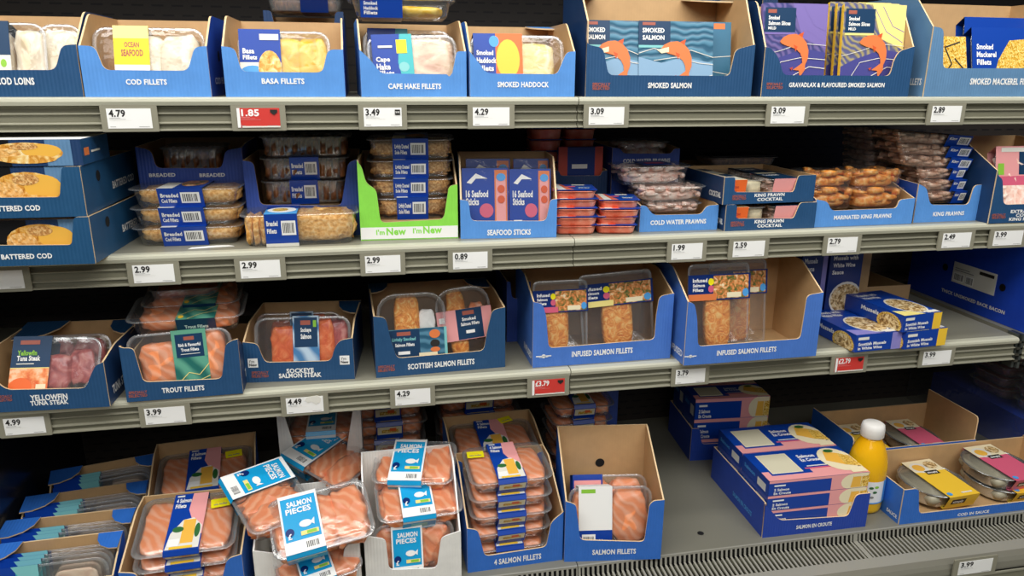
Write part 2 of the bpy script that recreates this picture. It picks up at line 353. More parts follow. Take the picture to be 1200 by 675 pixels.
class Box:
    """open-fronted cardboard display box standing on z=S; pl/pr = its front bottom corners"""
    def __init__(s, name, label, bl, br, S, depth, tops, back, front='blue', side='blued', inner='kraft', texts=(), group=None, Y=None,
                 metres=False, r=.010, rise=.3, extra=None, flaps=(), cat='display box', arts=(), edge='kraft_edge', side_texts=(), hs=None, hole=None):
        if Y is not None:
            pl = atY(*bl, Y[0]); pr = atY(*br, Y[1]); pl.z = pr.z = S
        elif isinstance(bl, Vector): pl, pr = bl, br
        else: pl, pr = atZ(*bl, S), atZ(*br, S)
        s.pl, s.S, s.D = pl, S, depth
        s.u = (pr-pl).normalized(); s.W = (pr-pl).length; s.nd = Vector((-s.u.y, s.u.x, 0))
        s.yaw = math.atan2(s.u.y, s.u.x); s.mid = (pl+pr)/2
        W = s.W
        s.root = tag(empty(name, s.mid, (0, 0, s.yaw)), label, cat, group)
        T = [t if metres else s.hit(*t) for t in tops]
        T[0] = (-W/2, T[0][1]); T[-1] = (W/2, T[-1][1])
        s.hl, s.hr = T[0][1], T[-1][1]
        hb = back if metres else s.hit(back[0], back[1], depth)[1]
        s.hb = hb
        g = Geo(); fr = Fr((0, 0, 0), (1, 0, 0), (0, 0, 1))
        poly = [(-W/2, 0), (W/2, 0)]+T[::-1]
        n = len(poly)
        poly = fillet(poly, r, set(range(3, n-1)))
        g.prism(fr, poly, .003, front, inner, edge)
        for t in texts: s.ptext(g, fr, t)
        for a in arts: a(g, fr, s)
        g.build('front_panel', s.root)
        d1 = depth*rise
        hl2, hr2 = (hs if hs else (hb, hb))
        g = Geo(); pol = [(0, 0), (depth-.003, 0), (depth-.003, s.hl), (depth-d1, hl2), (0, hl2)]
        frl = Fr((-W/2, depth, 0), (0, -1, 0), (0, 0, 1), depth, hb)
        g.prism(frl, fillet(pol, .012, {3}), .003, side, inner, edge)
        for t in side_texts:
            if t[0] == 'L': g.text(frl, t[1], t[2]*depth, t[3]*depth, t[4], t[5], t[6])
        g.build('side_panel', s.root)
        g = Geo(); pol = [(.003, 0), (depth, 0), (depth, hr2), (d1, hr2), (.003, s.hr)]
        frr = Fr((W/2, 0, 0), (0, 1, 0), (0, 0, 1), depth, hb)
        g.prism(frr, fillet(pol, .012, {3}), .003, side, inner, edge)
        for t in side_texts:
            if t[0] == 'R': g.text(frr, t[1], t[2]*depth, t[3]*depth, t[4], t[5], t[6])
            if t[0] == 'HOLE': g.poly(frr, [(t[1]*depth+.009*math.cos(a), t[2]+.009*math.sin(a)) for a in [PI/8*i for i in range(16)]], 'void', .0006)
        g.build('side_panel', s.root)
        g = Geo(); fb = Fr((0, depth-.003, 0), (1, 0, 0), (0, 0, 1))
        g.prism(fb, [(-W/2+.003, 0), (W/2-.003, 0), (W/2-.003, hb), (-W/2+.003, hb)], .003, inner, side, edge)
        if hole: g.poly(fb, [(hole[0]+.008*math.cos(a), hole[1]+.008*math.sin(a)) for a in [PI/8*i for i in range(16)]], 'void', .0006)
        g.build('back_panel', s.root)
        g = Geo(); g.box(-W/2+.003, .003, 0, W/2-.003, depth-.006, .002, inner); g.build('base_panel', s.root)
        for (sd, dd, ln) in flaps:      # loose top flaps of the back/side wall folded down or standing
            g = Geo(); x = -W/2 if sd == 'L' else W/2; sg = 1 if sd == 'L' else -1
            P = [(0, 0), (ln, 0), (ln*.92, dd*.45), (ln*.7, dd*.78), (ln*.35, dd*.98), (0, dd)]
            f = Fr((x, depth*.97, hb+.001), (sg, 0, 0), (0, -1, -.12))
            g.prism(f, P if sg == -1 else P, .0025, front if sg == -1 else inner, inner if sg == -1 else front, edge)
            g.build('top_flap', s.root)
    def hit(s, x, y, off=0):
        """pixel ray onto the plane parallel to the front, off metres behind it -> (x local, height)"""
        q = s.pl+s.nd*off; d = ray(x, y); t = (q-CAMP).dot(s.nd)/d.dot(s.nd); P = CAMP+d*t
        return ((P-s.mid).dot(s.u), P.z-s.S)
    def ptext(s, g, fr, t):
        m = t[5] if len(t) > 5 else 'white'; xm = (t[1]+t[2])/2
        a = s.hit(t[1], t[3])[0]; b = s.hit(t[2], t[3])[0]; yb = s.hit(xm, t[3])[1]; yt = s.hit(xm, t[4])[1]
        g.text(fr, t[0], a, b, yb, yt, m, .0007)
    def world(s, x, y, z): return s.mid+s.u*x+s.nd*y+Vector((0, 0, z))

def logo(px0, px1, py, m='white'):
    """small printed emblem: bar - disc - bar"""
    def f(g, fr, s):
        a, h = s.hit(px0, py); b, _ = s.hit(px1, py); w = b-a; c = (a+b)/2
        g.poly(fr, [(c+w*.14*math.cos(q), h+w*.13*math.sin(q)) for q in [PI/6*i for i in range(12)]], m, .0006)
        g.poly(fr, [(a, h-w*.03), (b, h-w*.03), (b, h+w*.04), (a, h+w*.04)], m, .0006)
        g.poly(fr, [(c-w*.3, h-w*.08), (c+w*.3, h-w*.08), (c+w*.3, h-w*.05), (c-w*.3, h-w*.05)], m, .0006)
    return f

CLEAR = 'clear_plastic'
def pack_parts(W, D, H, sp):
    out = []
    tm = sp.get('tray', CLEAR); dome = sp.get('dome', 0); r = sp.get('r', .018)
    if tm != 'none':
        g = Geo(); tp = sp.get('taper', .86)
        L = [g.rrect(W*tp*.96, D*(tp-.06), r*.7, .0005), g.rrect(W*tp, D*(tp-.03), r*.8, .004), g.rrect(W*(tp+.07), D*(tp+.04), r, H*.93)]
        g.loft(L, tm, True, True, False)
        L = [L[-1], g.rrect(W-.001, D-.001, r*1.15, H*.95), g.rrect(W, D, r*1.2, H*.97), g.rrect(W-.002, D-.002, r*1.15, H), g.rrect(W-.009, D-.009, r*.95, H+.0001)]
        g.loft(L, 'rim_plastic' if tm == CLEAR else tm, True, False, False)
        out.append(('tray', g, None))
    for k, f in enumerate(sp.get('food', [])):
        kind, x0, x1 = f[0], f[1], f[2]; o = f[3] if len(f) > 3 else {}
        cx = (x0+x1)/2*W-W/2; wx = (x1-x0)*W
        g = Geo(); dy = o.get('d', .8); hh = o.get('h', .84)
        if kind == 'prawns':
            rnd = random.Random(11+k); R = o.get('R', .011)
            g.blob((cx, 0, H*.4), (wx*.44, D*.36, H*.36), o['m'], 3, .1, .6)
            nx = max(2, int(wx/(R*1.7))); ny = max(2, int(D*.8/(R*1.8)))
            for i in range(nx):
                for j in range(ny):
                    for z in (.5, .82):
                        g.prawn((cx-wx/2*.9+wx*.9*(i+.5)/nx+rnd.uniform(-.003, .003), -D*.4+D*.8*(j+.5)/ny+rnd.uniform(-.003, .003), H*z), R, o['m'], rnd)
            out.append(('prawns', g, None)); continue
        if kind == 'flat':
            g.loft([g.rrect(wx*.88, D*.72, .01, .003, cx=cx), g.rrect(wx*.97, D*.8, .012, H*.5, cx=cx), g.rrect(wx*.94, D*.78, .012, H*.85, cx=cx)], o['m'], True, True, True)
            out.append((o.get('name', 'fish'), g, None)); continue
        if kind == 'ribs':
            n = max(3, int(wx/.012))
            for i in range(n):
                g.blob((cx-wx/2+wx*(i+.5)/n, 0, H*.45), (wx/n*.56, D*dy*.5, H*hh*.5), o['m'], i, .2, .5, 10, 8)
            out.append((o.get('name', 'fish'), g, None)); continue
        g.blob((cx, o.get('y', 0)*D, .003+H*hh*.5), (wx*.5, D*dy*.5, H*hh*.5), o.get('m', 'salmon'), k+sp.get('seed', 0), o.get('amp', .16), o.get('sq', .55), nu=28, nv=14, freq=o.get('freq', 2.2))
        out.append((o.get('name', 'fish_fillet'), g, None))
    if sp.get('film', 'film'):
        g = Geo(); z = H+.0003
        L = [g.rrect(W-.002, D-.002, r*1.1, z)]
        if dome: L += [g.rrect(W-.012, D-.012, r, z+.0005), g.rrect(W-.022, D-.02, r, z+dome*.8), g.rrect(W-.034, D-.03, r, z+dome)]
        else: L += [g.rrect(W*.8, D*.75, r, z+.001)]
        g.loft(L, sp.get('film', 'film'), bool(dome), False, True)
        out.append(('film_lid', g, None))
    sl = sp.get('sleeve')
    if sl:
        g = Geo(); x0 = sl['x'][0]*W-W/2; x1 = sl['x'][1]*W-W/2; b = sl.get('m', 'sleeve'); zt = H+.002+dome
        yt = D/2+(.0015 if not dome else -.003); yr = D/2+.0015; yb = D*.43
        P = [(-yb, -.0004), (-yr, H*.95), (-yt, zt), (yt, zt), (yr, H*.95), (yb, -.0004)]
        if not dome: P = [(-yb, -.0004), (-yt, zt), (yt, zt), (yb, -.0004)]
        for i in range(len(P)):
            a, c = P[i], P[(i+1) % len(P)]
            g.face([(x0, a[0], a[1]), (x1, a[0], a[1]), (x1, c[0], c[1]), (x0, c[0], c[1])], b)
        g.art(Fr((x0, -yt, zt), (1, 0, 0), (0, 1, 0), x1-x0, 2*yt), sl.get('top', []))
        q = P[1]; dv = Vector((0, q[0]-P[0][0], q[1]-P[0][1]))
        g.art(Fr((x0, P[0][0], P[0][1]), (1, 0, 0), dv, x1-x0, dv.length), sl.get('front', []))
        out.append(('sleeve', g, None))
    if 'card' in sp:      # printed card lying on the film
        x0, y0, x1, y1, m, ops = sp['card']; g = Geo(); z = H+dome+.003
        g.box(x0*W-W/2, y0*D-D/2, z-.0012, x1*W-W/2, y1*D-D/2, z, m)
        g.art(Fr((x0*W-W/2, y0*D-D/2, z), (1, 0, 0), (0, 1, 0), (x1-x0)*W, (y1-y0)*D), ops)
        out.append(('printed_card', g, None))
    for st in sp.get('stickers', []):
        cx, cy, w, h, a, m = st[:6]; g = Geo(); z = H+dome+.0035
        u = Vector((math.cos(a), math.sin(a), 0)); v = Vector((-math.sin(a), math.cos(a), 0)); c = Vector((cx*W-W/2, cy*D-D/2, z))
        f = Fr(c-u*w/2-v*h/2, u, v, w, h); g.prism(f, [(0, 0), (w, 0), (w, h), (0, h)], .0006, m)
        g.art(f, [('r', .2, .6, .7, .66, 'midyellow'), ('t', 'use today', .15, .85, .25, .45, 'grey')] if m == 'sticker' else st[6])
        out.append(('sticker', g, None))
    return out
CACHE = {}
def add_pack(name, label, cat, group, W, D, H, sp, loc, rot=(0, 0, 0), M=None):
    k = (id(sp), round(W, 3), round(D, 3), round(H, 3))
    if k not in CACHE: CACHE[k] = [(n, g.data(n)) for n, g, _ in pack_parts(W, D, H, sp)]
    root = tag(empty(name, loc, rot), label, cat, group)
    if M is not None: root.matrix_world = M
    for n, me in CACHE[k]:
        o = bpy.data.objects.new(n, me); COL.objects.link(o); o.parent = root
    return root

def clampx(B, a, b, roll=0, D=0):
    m = B.W/2-.0045-abs(math.sin(math.radians(roll)))*D*.5
    return max(a, -m), min(b, m)
def bup(B, name, label, cat, group, x0, x1, yt, off, lean, H, sp, zb=.004, roll=0, D=None, over=None):
    """pack standing on its long edge in box B, printed face to the front, leaning back; front face bottom is off metres behind the box front"""
    l = math.radians(lean); xm = (x0+x1)/2; D = .1; z0 = zb
    for _ in range(14):
        zb = z0+H*math.sin(l)+.001
        D = max(.03, (B.hit(xm, yt, off+D*math.sin(l))[1]-zb)/math.cos(l))
        if off+D*math.sin(l)+H*math.cos(l) > B.D-.008: l = max(0, l-.02)
    a = B.hit(x0, yt, off+D*math.sin(l)*.6)[0]; b = B.hit(x1, yt, off+D*math.sin(l)*.6)[0]
    a, b = clampx(B, a, b, roll, D)
    W = b-a
    Rm = Matrix.Rotation(B.yaw, 4, 'Z') @ Matrix.Rotation(math.radians(roll), 4, 'Y') @ Matrix.Rotation(PI/2-l, 4, 'X')
    loc = B.world((a+b)/2, off, zb)
    M = Matrix.Translation(loc) @ Rm @ Matrix.Translation(Vector((0, D/2, -H)))
    return add_pack(name, label, cat, group, W, D, H, sp, loc, M=M)
def bstack(B, n, name, label, cat, group, x0, x1, yt, off, D, sp, zb=.003, jit=.003, tilt=0, yaw=0):
    xm = (x0+x1)/2; H = (B.hit(xm, yt, off)[1]-zb)/n; rnd = random.Random(int(x0*7+yt))
    ym = yt
    a = B.hit(x0, ym, off)[0]; b = B.hit(x1, ym, off)[0]; a, b = clampx(B, a, b)
    for k in range(n):
        loc = B.world((a+b)/2+rnd.uniform(-jit, jit), off+D/2+rnd.uniform(0, jit), zb+H*(n-1-k))
        add_pack(name, label.replace('{}', ORD[n][k]), cat, group, b-a, D, H-.0008-sp.get('dome', 0)*.0, sp, loc, (math.radians(tilt), 0, B.yaw+math.radians(yaw)+rnd.uniform(-.03, .03)))
    return H
def sstack(n, name, label, cat, group, x0, x1, yb, yt, S, D, sp, yaw=0, jit=.003, Y=None):
    """free stack on the shelf: front face between pixel rows yb (bottom) and yt (top)"""
    xm = (x0+x1)/2
    if Y is None: Y = atZ(xm, yb, S).y
    zb = S+.0005
    H = (atY(xm, yt, Y).z-zb)/n; a = atY(x0, (yb+yt)/2, Y).x; b = atY(x1, (yb+yt)/2, Y).x; rnd = random.Random(int(x0*3+yt))
    for k in range(n):
        loc = Vector(((a+b)/2+rnd.uniform(-jit, jit), Y+D/2+rnd.uniform(-jit, jit), zb+H*(n-1-k)))
        add_pack(name, label.replace('{}', ORD[n][k]), cat, group, b-a, D, H-.0008, sp, loc, (0, 0, math.radians(yaw)+rnd.uniform(-.04, .04)))
def lay(name, label, cat, group, cx, cy, Z, W, D, H, sp, rz=0, tx=0, ty=0):
    """pack lying with the middle of its top at pixel (cx,cy), height Z"""
    p = atZ(cx, cy, Z)
    M = Matrix.Translation(p) @ Matrix.Rotation(math.radians(rz), 4, 'Z') @ Matrix.Rotation(math.radians(tx), 4, 'X') @ Matrix.Rotation(math.radians(ty), 4, 'Y') @ Matrix.Translation(Vector((0, 0, -H)))
    return add_pack(name, label, cat, group, W, D, H, sp, p, M=M)

def carton(name, label, cat, group, W, D, H, base, top, front, left, M, right=(), window=None, back=()):
    """closed printed carton; origin centre of base"""
    root = tag(empty(name, (0, 0, 0)), label, cat, group); root.matrix_world = M
    g = Geo(); b = .0008
    g.loft([[(-W/2+b, -D/2+b, 0), (W/2-b, -D/2+b, 0), (W/2-b, D/2-b, 0), (-W/2+b, D/2-b, 0)], [(-W/2, -D/2, b), (W/2, -D/2, b), (W/2, D/2, b), (-W/2, D/2, b)],
            [(-W/2, -D/2, H-b), (W/2, -D/2, H-b), (W/2, D/2, H-b), (-W/2, D/2, H-b)], [(-W/2+b, -D/2+b, H), (W/2-b, -D/2+b, H), (W/2-b, D/2-b, H), (-W/2+b, D/2-b, H)]], base, False, True, True)
    g.art(Fr((-W/2, -D/2, H), (1, 0, 0), (0, 1, 0), W, D), top)
    g.art(Fr((-W/2, -D/2, 0), (1, 0, 0), (0, 0, 1), W, H), front)
    g.art(Fr((-W/2, D/2, 0), (0, -1, 0), (0, 0, 1), D, H), left)
    g.art(Fr((W/2, -D/2, 0), (0, 1, 0), (0, 0, 1), D, H), right)
    g.build('carton_body', root)
    if window:
        x0, y0, x1, y1 = window; g = Geo(); X0, X1, Y0, Y1 = x0*W-W/2, x1*W-W/2, y0*D-D/2, y1*D-D/2; z = H+.0022
        g.box(X0, Y0, H-.001, X1, Y1, H+.0008, 'cream')
        g.box(X0+.002, Y0+.002, H+.0008, X1-.002, Y1-.002, H+.0012, 'pane'); g.build('window', root)
    return root
def flatM(loc, rz=0): return Matrix.Translation(loc) @ Matrix.Rotation(rz, 4, 'Z')
def card_pack(B, name, label, cat, group, x0, x1, yt, off, lean, th, base, ops, zb=.004, roll=0, film=False, edge=None):
    """flat card wallet or vacuum pack standing upright in box B"""
    l = math.radians(lean); xm = (x0+x1)/2; D = .1; z0 = zb
    for _ in range(14):
        zb = z0+th*math.sin(l)+.001
        D = (B.hit(xm, yt, off+D*math.sin(l))[1]-zb)/math.cos(l)
        if off+D*math.sin(l)+th*math.cos(l) > B.D-.008: l = max(0, l-.02)
    a = B.hit(x0, yt, off+D*math.sin(l)*.6)[0]; b = B.hit(x1, yt, off+D*math.sin(l)*.6)[0]
    a, b = clampx(B, a, b); W = b-a
    Rm = Matrix.Rotation(B.yaw, 4, 'Z') @ Matrix.Rotation(math.radians(roll), 4, 'Y') @ Matrix.Rotation(PI/2-l, 4, 'X')
    M = Matrix.Translation(B.world((a+b)/2, off, zb)) @ Rm @ Matrix.Translation(Vector((0, D/2, -th)))
    root = tag(empty(name, (0, 0, 0)), label, cat, group); root.matrix_world = M
    g = Geo(); e = edge or base
    g.loft([g.rrect(W, D, .004, 0), g.rrect(W, D, .004, th*.8), g.rrect(W-.002, D-.002, .004, th)], e, False, True, False)
    g.face(g.rrect(W-.002, D-.002, .004, th), base)
    g.art(Fr((-W/2, -D/2, th), (1, 0, 0), (0, 1, 0), W, D), ops)
    g.build('printed_wallet', root)
    if film:
        g = Geo(); g.loft([g.rrect(W+.006, D+.006, .005, th*.5), g.rrect(W, D, .005, th+.0035)], 'film', False, False, True); g.build('film_wrap', root)
    return root

# ------------------------------------------------------------------ cabinet
def shelf(Zr, x0, x1, label, yb=.46, endpost=False):
    S = Zr+RH+LH
    root = tag(empty('refrigerator_shelf', ((x0+x1)/2, 0, S)), label, 'shelf', None)
    w = (x1-x0)/2-.0008
    g = Geo(); g.box(-w, .012, -.016, w, yb, -.0002, 'plate', top='plate'); g.build('shelf_plate', root)
    g = Geo()
    prof = [(-.004, -LH), (-.006, -.007), (-.005, -.003), (-.001, -.0004), (.012, 0), (.012, -LH)]
    g.loft([[(x, y, z) for y, z in prof] for x in (w, -w)], 'lip', False, True, True); g.build('front_lip', root)
    g = Geo(); prof = [(.002, -LH), (.001, -LH-.003), (.006, -LH-.005), (.006, -LH-.011), (.000, -LH-.012), (.000, -LH-.0135), (.004, -LH-.015), (.004, -LH-.026), (-.001, -LH-.0275), (-.001, -LH-.029), (.004, -LH-.0305), (.004, -LH-.037), (-.003, -LH-.038), (-.003, -LH-.040), (.012, -LH-.040), (.012, -LH)]
    mats = ['rail', 'rail_d', 'rail_d', 'rail_l', 'rail_l', 'rail', 'rail', 'rail_l', 'rail_l', 'rail_d', 'rail', 'rail_l', 'rail_l', 'rail_d', 'rail_d', 'rail_d']
    n = len(prof)
    for i in range(n):
        (ya, za), (yb_, zb_) = prof[i], prof[(i+1) % n]
        g.face([(-w, ya, za), (-w, yb_, zb_), (w, yb_, zb_), (w, ya, za)], 'rail' if mats[i] != 'rail_l' else 'rail_l')
    for x in (-w, w): g.face([(x, y, z) for y, z in prof], 'rail')
    g.build('price_rail', root)
    return root
XL, XR = -1.26, 1.031
for Zr, nm in ((Z1, 'uppermost'), (Z2, 'second'), (Z3, 'third')):
    shelf(Zr, XL, 0, 'long grey metal %s shelf with ribbed price rail, part left of the joint' % nm)
    shelf(Zr, 0, XR, 'long grey metal %s shelf with ribbed price rail, part right of the joint' % nm)
nb = shelf(Z3, 1.05, 1.5, 'grey metal shelf of the neighbouring bay carrying the blue bacon box')
# steel post between bays
g = Geo()
g.box(1.0325, .004, .86, 1.0385, .03, 1.0-.06, 'steel_post'); g.box(1.0415, -.002, .86, 1.0475, .03, .94, 'steel_post')
for z in (.875, .89, .905, .92): g.box(1.0325, -.002, z, 1.0475, .006, z+.004, 'rail_d')
tag(g.build('shelf_bracket'), 'small steel bracket with slots at the right end of the third shelf', 'bracket')
# back, sides, floor of the cabinet
g = Geo(); g.box(-1.35, .50, .3, 1.9, .53, 2.0, 'perforated_back'); struct(g.build('wall_back'))
g = Geo(); g.box(-1.30, .0, .3, -1.27, .50, 2.0, 'backwall'); struct(g.build('wall_left'))
g = Geo(); g.box(1.87, -.05, .3, 1.9, .50, 2.0, 'backwall'); struct(g.build('wall_right'))
g = Geo(); g.box(-1.35, -.05, 1.93, 1.9, .53, 1.98, 'backwall'); struct(g.build('ceiling'))
g = Geo(); g.box(-4, -6, -.03, 4, .6, 0, 'rail_l'); struct(g.build('floor'))
# steel divider panels at both ends of the bottom deck
def divider(x, label):
    g = Geo(); fr = Fr((x, .49, .553), (0, -1, 0), (0, 0, 1)) if x > 0 else Fr((x, -.06, .553), (0, 1, 0), (0, 0, 1))
    P = [(0, 0), (.53, 0), (.53, .22), (.45, .31), (0, .31)]
    if x < 0: P = [(.55-a, b) for a, b in P][::-1]
    g.prism(fr, P, .003, 'panel_mirror' if x < 0 else 'film'); tag(g.build('deck_divider'), label, 'panel')
divider(1.20, 'clear scuffed plastic divider panel right of the bottom deck, blue boxes behind it')
divider(-1.09, 'brushed steel divider panel left of the bottom deck, blurry and dark')

# bottom deck, air grille, bumper
GY = -.095
def deck(x0, x1, lab):
    root = tag(empty('bottom_deck', ((x0+x1)/2, GY, S4)), lab, 'deck'); w = (x1-x0)/2-.0008
    g = Geo(); g.box(-w, 0, -.02, w, .6, 0, 'deck'); g.build('deck_plate', root)
    return root
deck(-1.3, 0, 'flat grey metal bottom deck left of the joint'); deck(0, 1.5, 'flat grey metal bottom deck right of the joint')
def grille(x0, x1, lab):
    root = tag(empty('air_grille', (x0, GY, S4)), lab, 'grille'); W = x1-x0-.0016
    g = Geo(); t = .0015; A = .0200; Bf = .058
    # top strip, riser bars, flat bars, front strip
    g.box(0, -.004, -.004, W, 0, .0004, 'grille')
    n = int(W/.0102)
    for i in range(n+1):
        x = i*W/n
        xa, xb = max(0, x-.0023), min(W, x+.0023)
        if i in (0, 60): xa, xb = max(0, x-.005), min(W, x+.005)
        g.face([(xa, -.004, -.004), (xa, -.0065, -A), (xb, -.0065, -A), (xb, -.004, -.004)], 'grille')
        g.face([(xa, -.0065, -A), (xa, -Bf, -A-.004), (xb, -Bf, -A-.004), (xb, -.0065, -A)], 'grille')
        g.face([(xa, -.0065, -A), (xa, -.0005, -A), (xa, -.0005, -.004), (xa, -.004, -.004)], 'rail_d')
        g.face([(xb, -.0065, -A), (xb, -.0005, -A), (xb, -.0005, -.004), (xb, -.004, -.004)], 'rail_d')
        g.box(xa, -Bf, -A-.008, xb, -.0065, -A-.0045, 'rail')
    g.box(0, -Bf-.03, -A-.008, W, -Bf, -A-.004, 'grille')
    g.build('slotted_plate', root)
    g = Geo(); g.box(0, -Bf+.01, -S4+.001, W, -.0003, -.09, 'void'); g.face([(0, -.0004, -.004), (W, -.0004, -.004), (W, -.0004, -.1), (0, -.0004, -.1)], 'void'); g.build('duct', root)
    return root
grille(-1.3, 0, 'slotted grey air return grille along the deck edge, part left of the joint'); grille(0, 1.5, 'slotted grey air return grille along the deck edge, part right of the joint')
def bumper(x0, x1, lab):
    root = tag(empty('cabinet_bumper', (x0, GY-.088, S4-.028)), lab, 'cabinet front'); W = x1-x0-.0016
    g = Geo(); prof = [(.0, .004), (-.016, .002), (-.020, -.006), (-.022, -.018), (-.022, -.16), (.0, -.18), (.01, -S4+.029), (.03, -S4+.029), (.03, -.1), (0, -.1)]
    g.loft([[(x, y, z) for y, z in prof] for x in (W, 0)], 'deck', False, True, True); g.build('fascia', root)
    return root
bumper(-1.3, 0, 'plain grey sloping front edge of the cabinet left of the joint'); bf = bumper(0, 1.5, 'plain grey sloping front edge of the cabinet right of the joint')
for x0, x1 in ((0.02, .555), (.66, 1.2)):
    g = Geo(); g.box(x0, -.026, -.075, x1, -.0222, -.022, 'rail'); g.box(x0, -.029, -.026, x1, -.0222, -.022, 'rail_l'); g.box(x0, -.0285, -.048, x1, -.0222, -.045, 'rail_l'); g.build('rail_strip', bf)

# price tickets in holders
def ticket(x0, x1, yc, Zr, price, where, red=False, was=False, torn=False, Y=-.0045, badge=False, Zc=None, hw=None, tilt=0):
    xm = (x0+x1)/2
    p = atY(xm, yc, Y) if Zc is None else Vector((0, 0, 0))
    a = atY(x0, yc, Y).x; b = atY(x1, yc, Y).x; X = (a+b)/2; W = b-a
    Zb = Zr if Zc is None else Zc
    H = .042
    kind = 'red' if red else 'white'
    root = tag(empty('price_label_holder', (X, Y, Zb), (tilt, 0, 0)), '%s %s price label %s' % (kind, price, where), 'price label')
    g = Geo(); g.prism(Fr((-W/2, 0, -.001), (1, 0, 0), (0, 0, 1)), fillet([(0, 0), (W, 0), (W, H), (0, H)], .002), .0035, 'holder')
    f = Fr((-W/2, 0, -.001), (1, 0, 0), (0, 0, 1), W, H)
    g.art(f, [('r', .02, .03, .98, .06, 'rail_l')]); g.build('holder_frame', root)
    g = Geo(); w, h = W*.78, H*.74
    f = Fr((-W/2+W*.11, -.0006, H*.13-.001), (1, 0, 0), (0, 0, 1), w, h)
    g.prism(f, [(0, 0), (w, 0), (w, h), (0, h)], .0005, 'red' if red else 'white')
    tx = 'white' if red else 'ink'
    ops = [('t', price, .05 if not red else .1, .42 if not red else .52, .60, .93, tx),
           ('r', .05, .52, .30, .535, 'grey' if not red else 'pink'), ('r', .05, .46, .42, .472, 'grey' if not red else 'pink'), ('r', .05, .40, .55, .41, 'offwhite' if not red else 'pink'), ('r', .05, .08, .18, .10, 'grey'), ('r', .70, .08, .94, .10, 'grey')]
    if red: ops += [('r', .0, .0, .07, 1, 'white'), ('p', [(.78, .92), (.95, .92), (.95, .78), (.865, .64), (.78, .78)], 'ink'), ('r', .1, .0, 1, .08, 'offwhite')]
    if badge: ops += [('r', .82, .62, .96, .9, 'ink'), ('t', 'TOP PICK', .83, .95, .72, .8, 'white')]
    g.art(f, ops); g.build('price_card', root)
    if torn:
        g = Geo(); f2 = Fr((0, -.0012, H*.55), (1, 0, 0), (0, 0, 1), W, H)
        g.prism(f2, [(0, .006), (.006, .001), (.013, .003), (.02, -.004), (.028, .001), (.03, .009), (.024, .014), (.012, .013), (.004, .012)], .0012, 'offwhite'); g.build('torn_sticker', root)
    return root
for a in [(118, 185, 138, Z1, '4.79', 'below the cod fillets box'), (271, 335, 138, Z1, '1.85', 'below the basa fillets box', True), (420, 477, 137, Z1, '3.49', 'below the cape hake box', False, True, False, -.0045, True),
          (548, 603, 136, Z1, '4.29', 'below the smoked haddock box'), (684, 737, 136, Z1, '3.09', 'below the smoked salmon wallets'), (898, 948, 134, Z1, '3.09', 'below the gravadlax wallets'), (1087, 1131, 132, Z1, '2.89', 'below the smoked mackerel box'),
          (-40, 36, 327, Z2, '2.99', 'below the battered cod cartons at the frame edge'), (149, 211, 320, Z2, '2.99', 'below the stack of three breaded cod trays'), (275, 335, 315, Z2, '2.99', 'below the long golden breaded fish tray'), (422, 475, 308, Z2, '2.99', 'below the bright green display box'),
          (525, 577, 304, Z2, '0.89', 'below the seafood sticks box'), (782, 828, 293, Z2, '1.99', 'below the cold water prawns box'), (854, 901, 290, Z2, '2.59', 'below the king prawn cocktail boxes'), (965, 1009, 286, Z2, '2.79', 'below the marinated king prawns box'),
          (1100, 1142, 280, Z2, '2.49', 'below the king prawns box'), (1160, 1203, 277, Z2, '3.99', 'below the extra large prawns box'),
          (-2, 60, 500, Z3, '4.99', 'below the yellowfin tuna box'), (163, 224, 487, Z3, '3.99', 'below the trout fillets box'), (329, 385, 473, Z3, '4.49', 'below the sockeye salmon box', False, False, True), (457, 510, 462, Z3, '4.29', 'below the scottish salmon box'),
          (618, 667, 450, Z3, '£3.79', 'below the first infused salmon box', True), (787, 831, 439, Z3, '3.79', 'below the second infused salmon box'), (974, 1016, 427, Z3, '£2.79', 'below the boxed mussels', True), (1077, 1118, 420, Z3, '3.99', 'below the bare end of the third shelf')]:
    ticket(*a)
ticket(1119, 1168, 660, None, '3.99', 'on the sloping cabinet front at the bottom right', torn=False, Y=-.212, Zc=.503, tilt=0)

# ------------------------------------------------------------------ printed sleeves and pack kinds
BAR = ('bar', .50, .25, .92, .8)
def fr_title(a, b=None):
    r = [('t', a, .06, .45, .55, .74, 'white')]
    if b: r.append(('t', b, .06, .40, .28, .46, 'white'))
    return r+[BAR]
P_codfillet = dict(food=[('x', .30, .62, dict(m='white_fish')), ('x', .58, .95, dict(m='white_fish', h=.9))], film='film', sleeve=dict(x=(.19, .50), m='midyellow', top=[('r', 0, 0, 1, .38, 'offwhite'), ('r', 0, .38, 1, .80, 'yellow'), ('r', .0, .8, 1, 1, 'pyellow'), ('t', 'OCEAN', .3, .72, .66, .74, 'copper'), ('t', 'SEAFOOD', .2, .82, .52, .62, 'copper'), ('t', 'COD FILLETS', .12, .88, .14, .21, 'grey')]))
P_codloin = dict(food=[('x', .5, .97, dict(m='white_fish', h=.95)), ('x', .05, .45, dict(m='white_fish'))], film='film', sleeve=dict(x=(.02, .46), m='slate_d', top=[('r', 0, 0, 1, .50, 'offwhite'), ('r', 0, .5, 1, .95, 'slate_d'), ('e', .25, .28, .3, .2, 'crumb_print'), ('e', .75, .38, .1, .06, 'green_l'), ('t', 'COD LOINS', .1, .6, .7, .78, 'white')]))
P_basa = dict(food=[('x', .36, .70, dict(m='yellow_fish')), ('x', .62, .97, dict(m='yellow_fish'))], film='film', sleeve=dict(x=(.02, .46), top=[('r', 0, .0, 1, .45, 'offwhite'), ('e', .3, .22, .35, .18, 'lightblue'), ('e', .72, .35, .28, .3, 'crumb_print'), ('t', 'Basa', .08, .36, .60, .68, 'white'), ('t', 'Fillets', .08, .42, .50, .57, 'white'), ('r', .5, .82, .96, .92, 'offwhite')]))
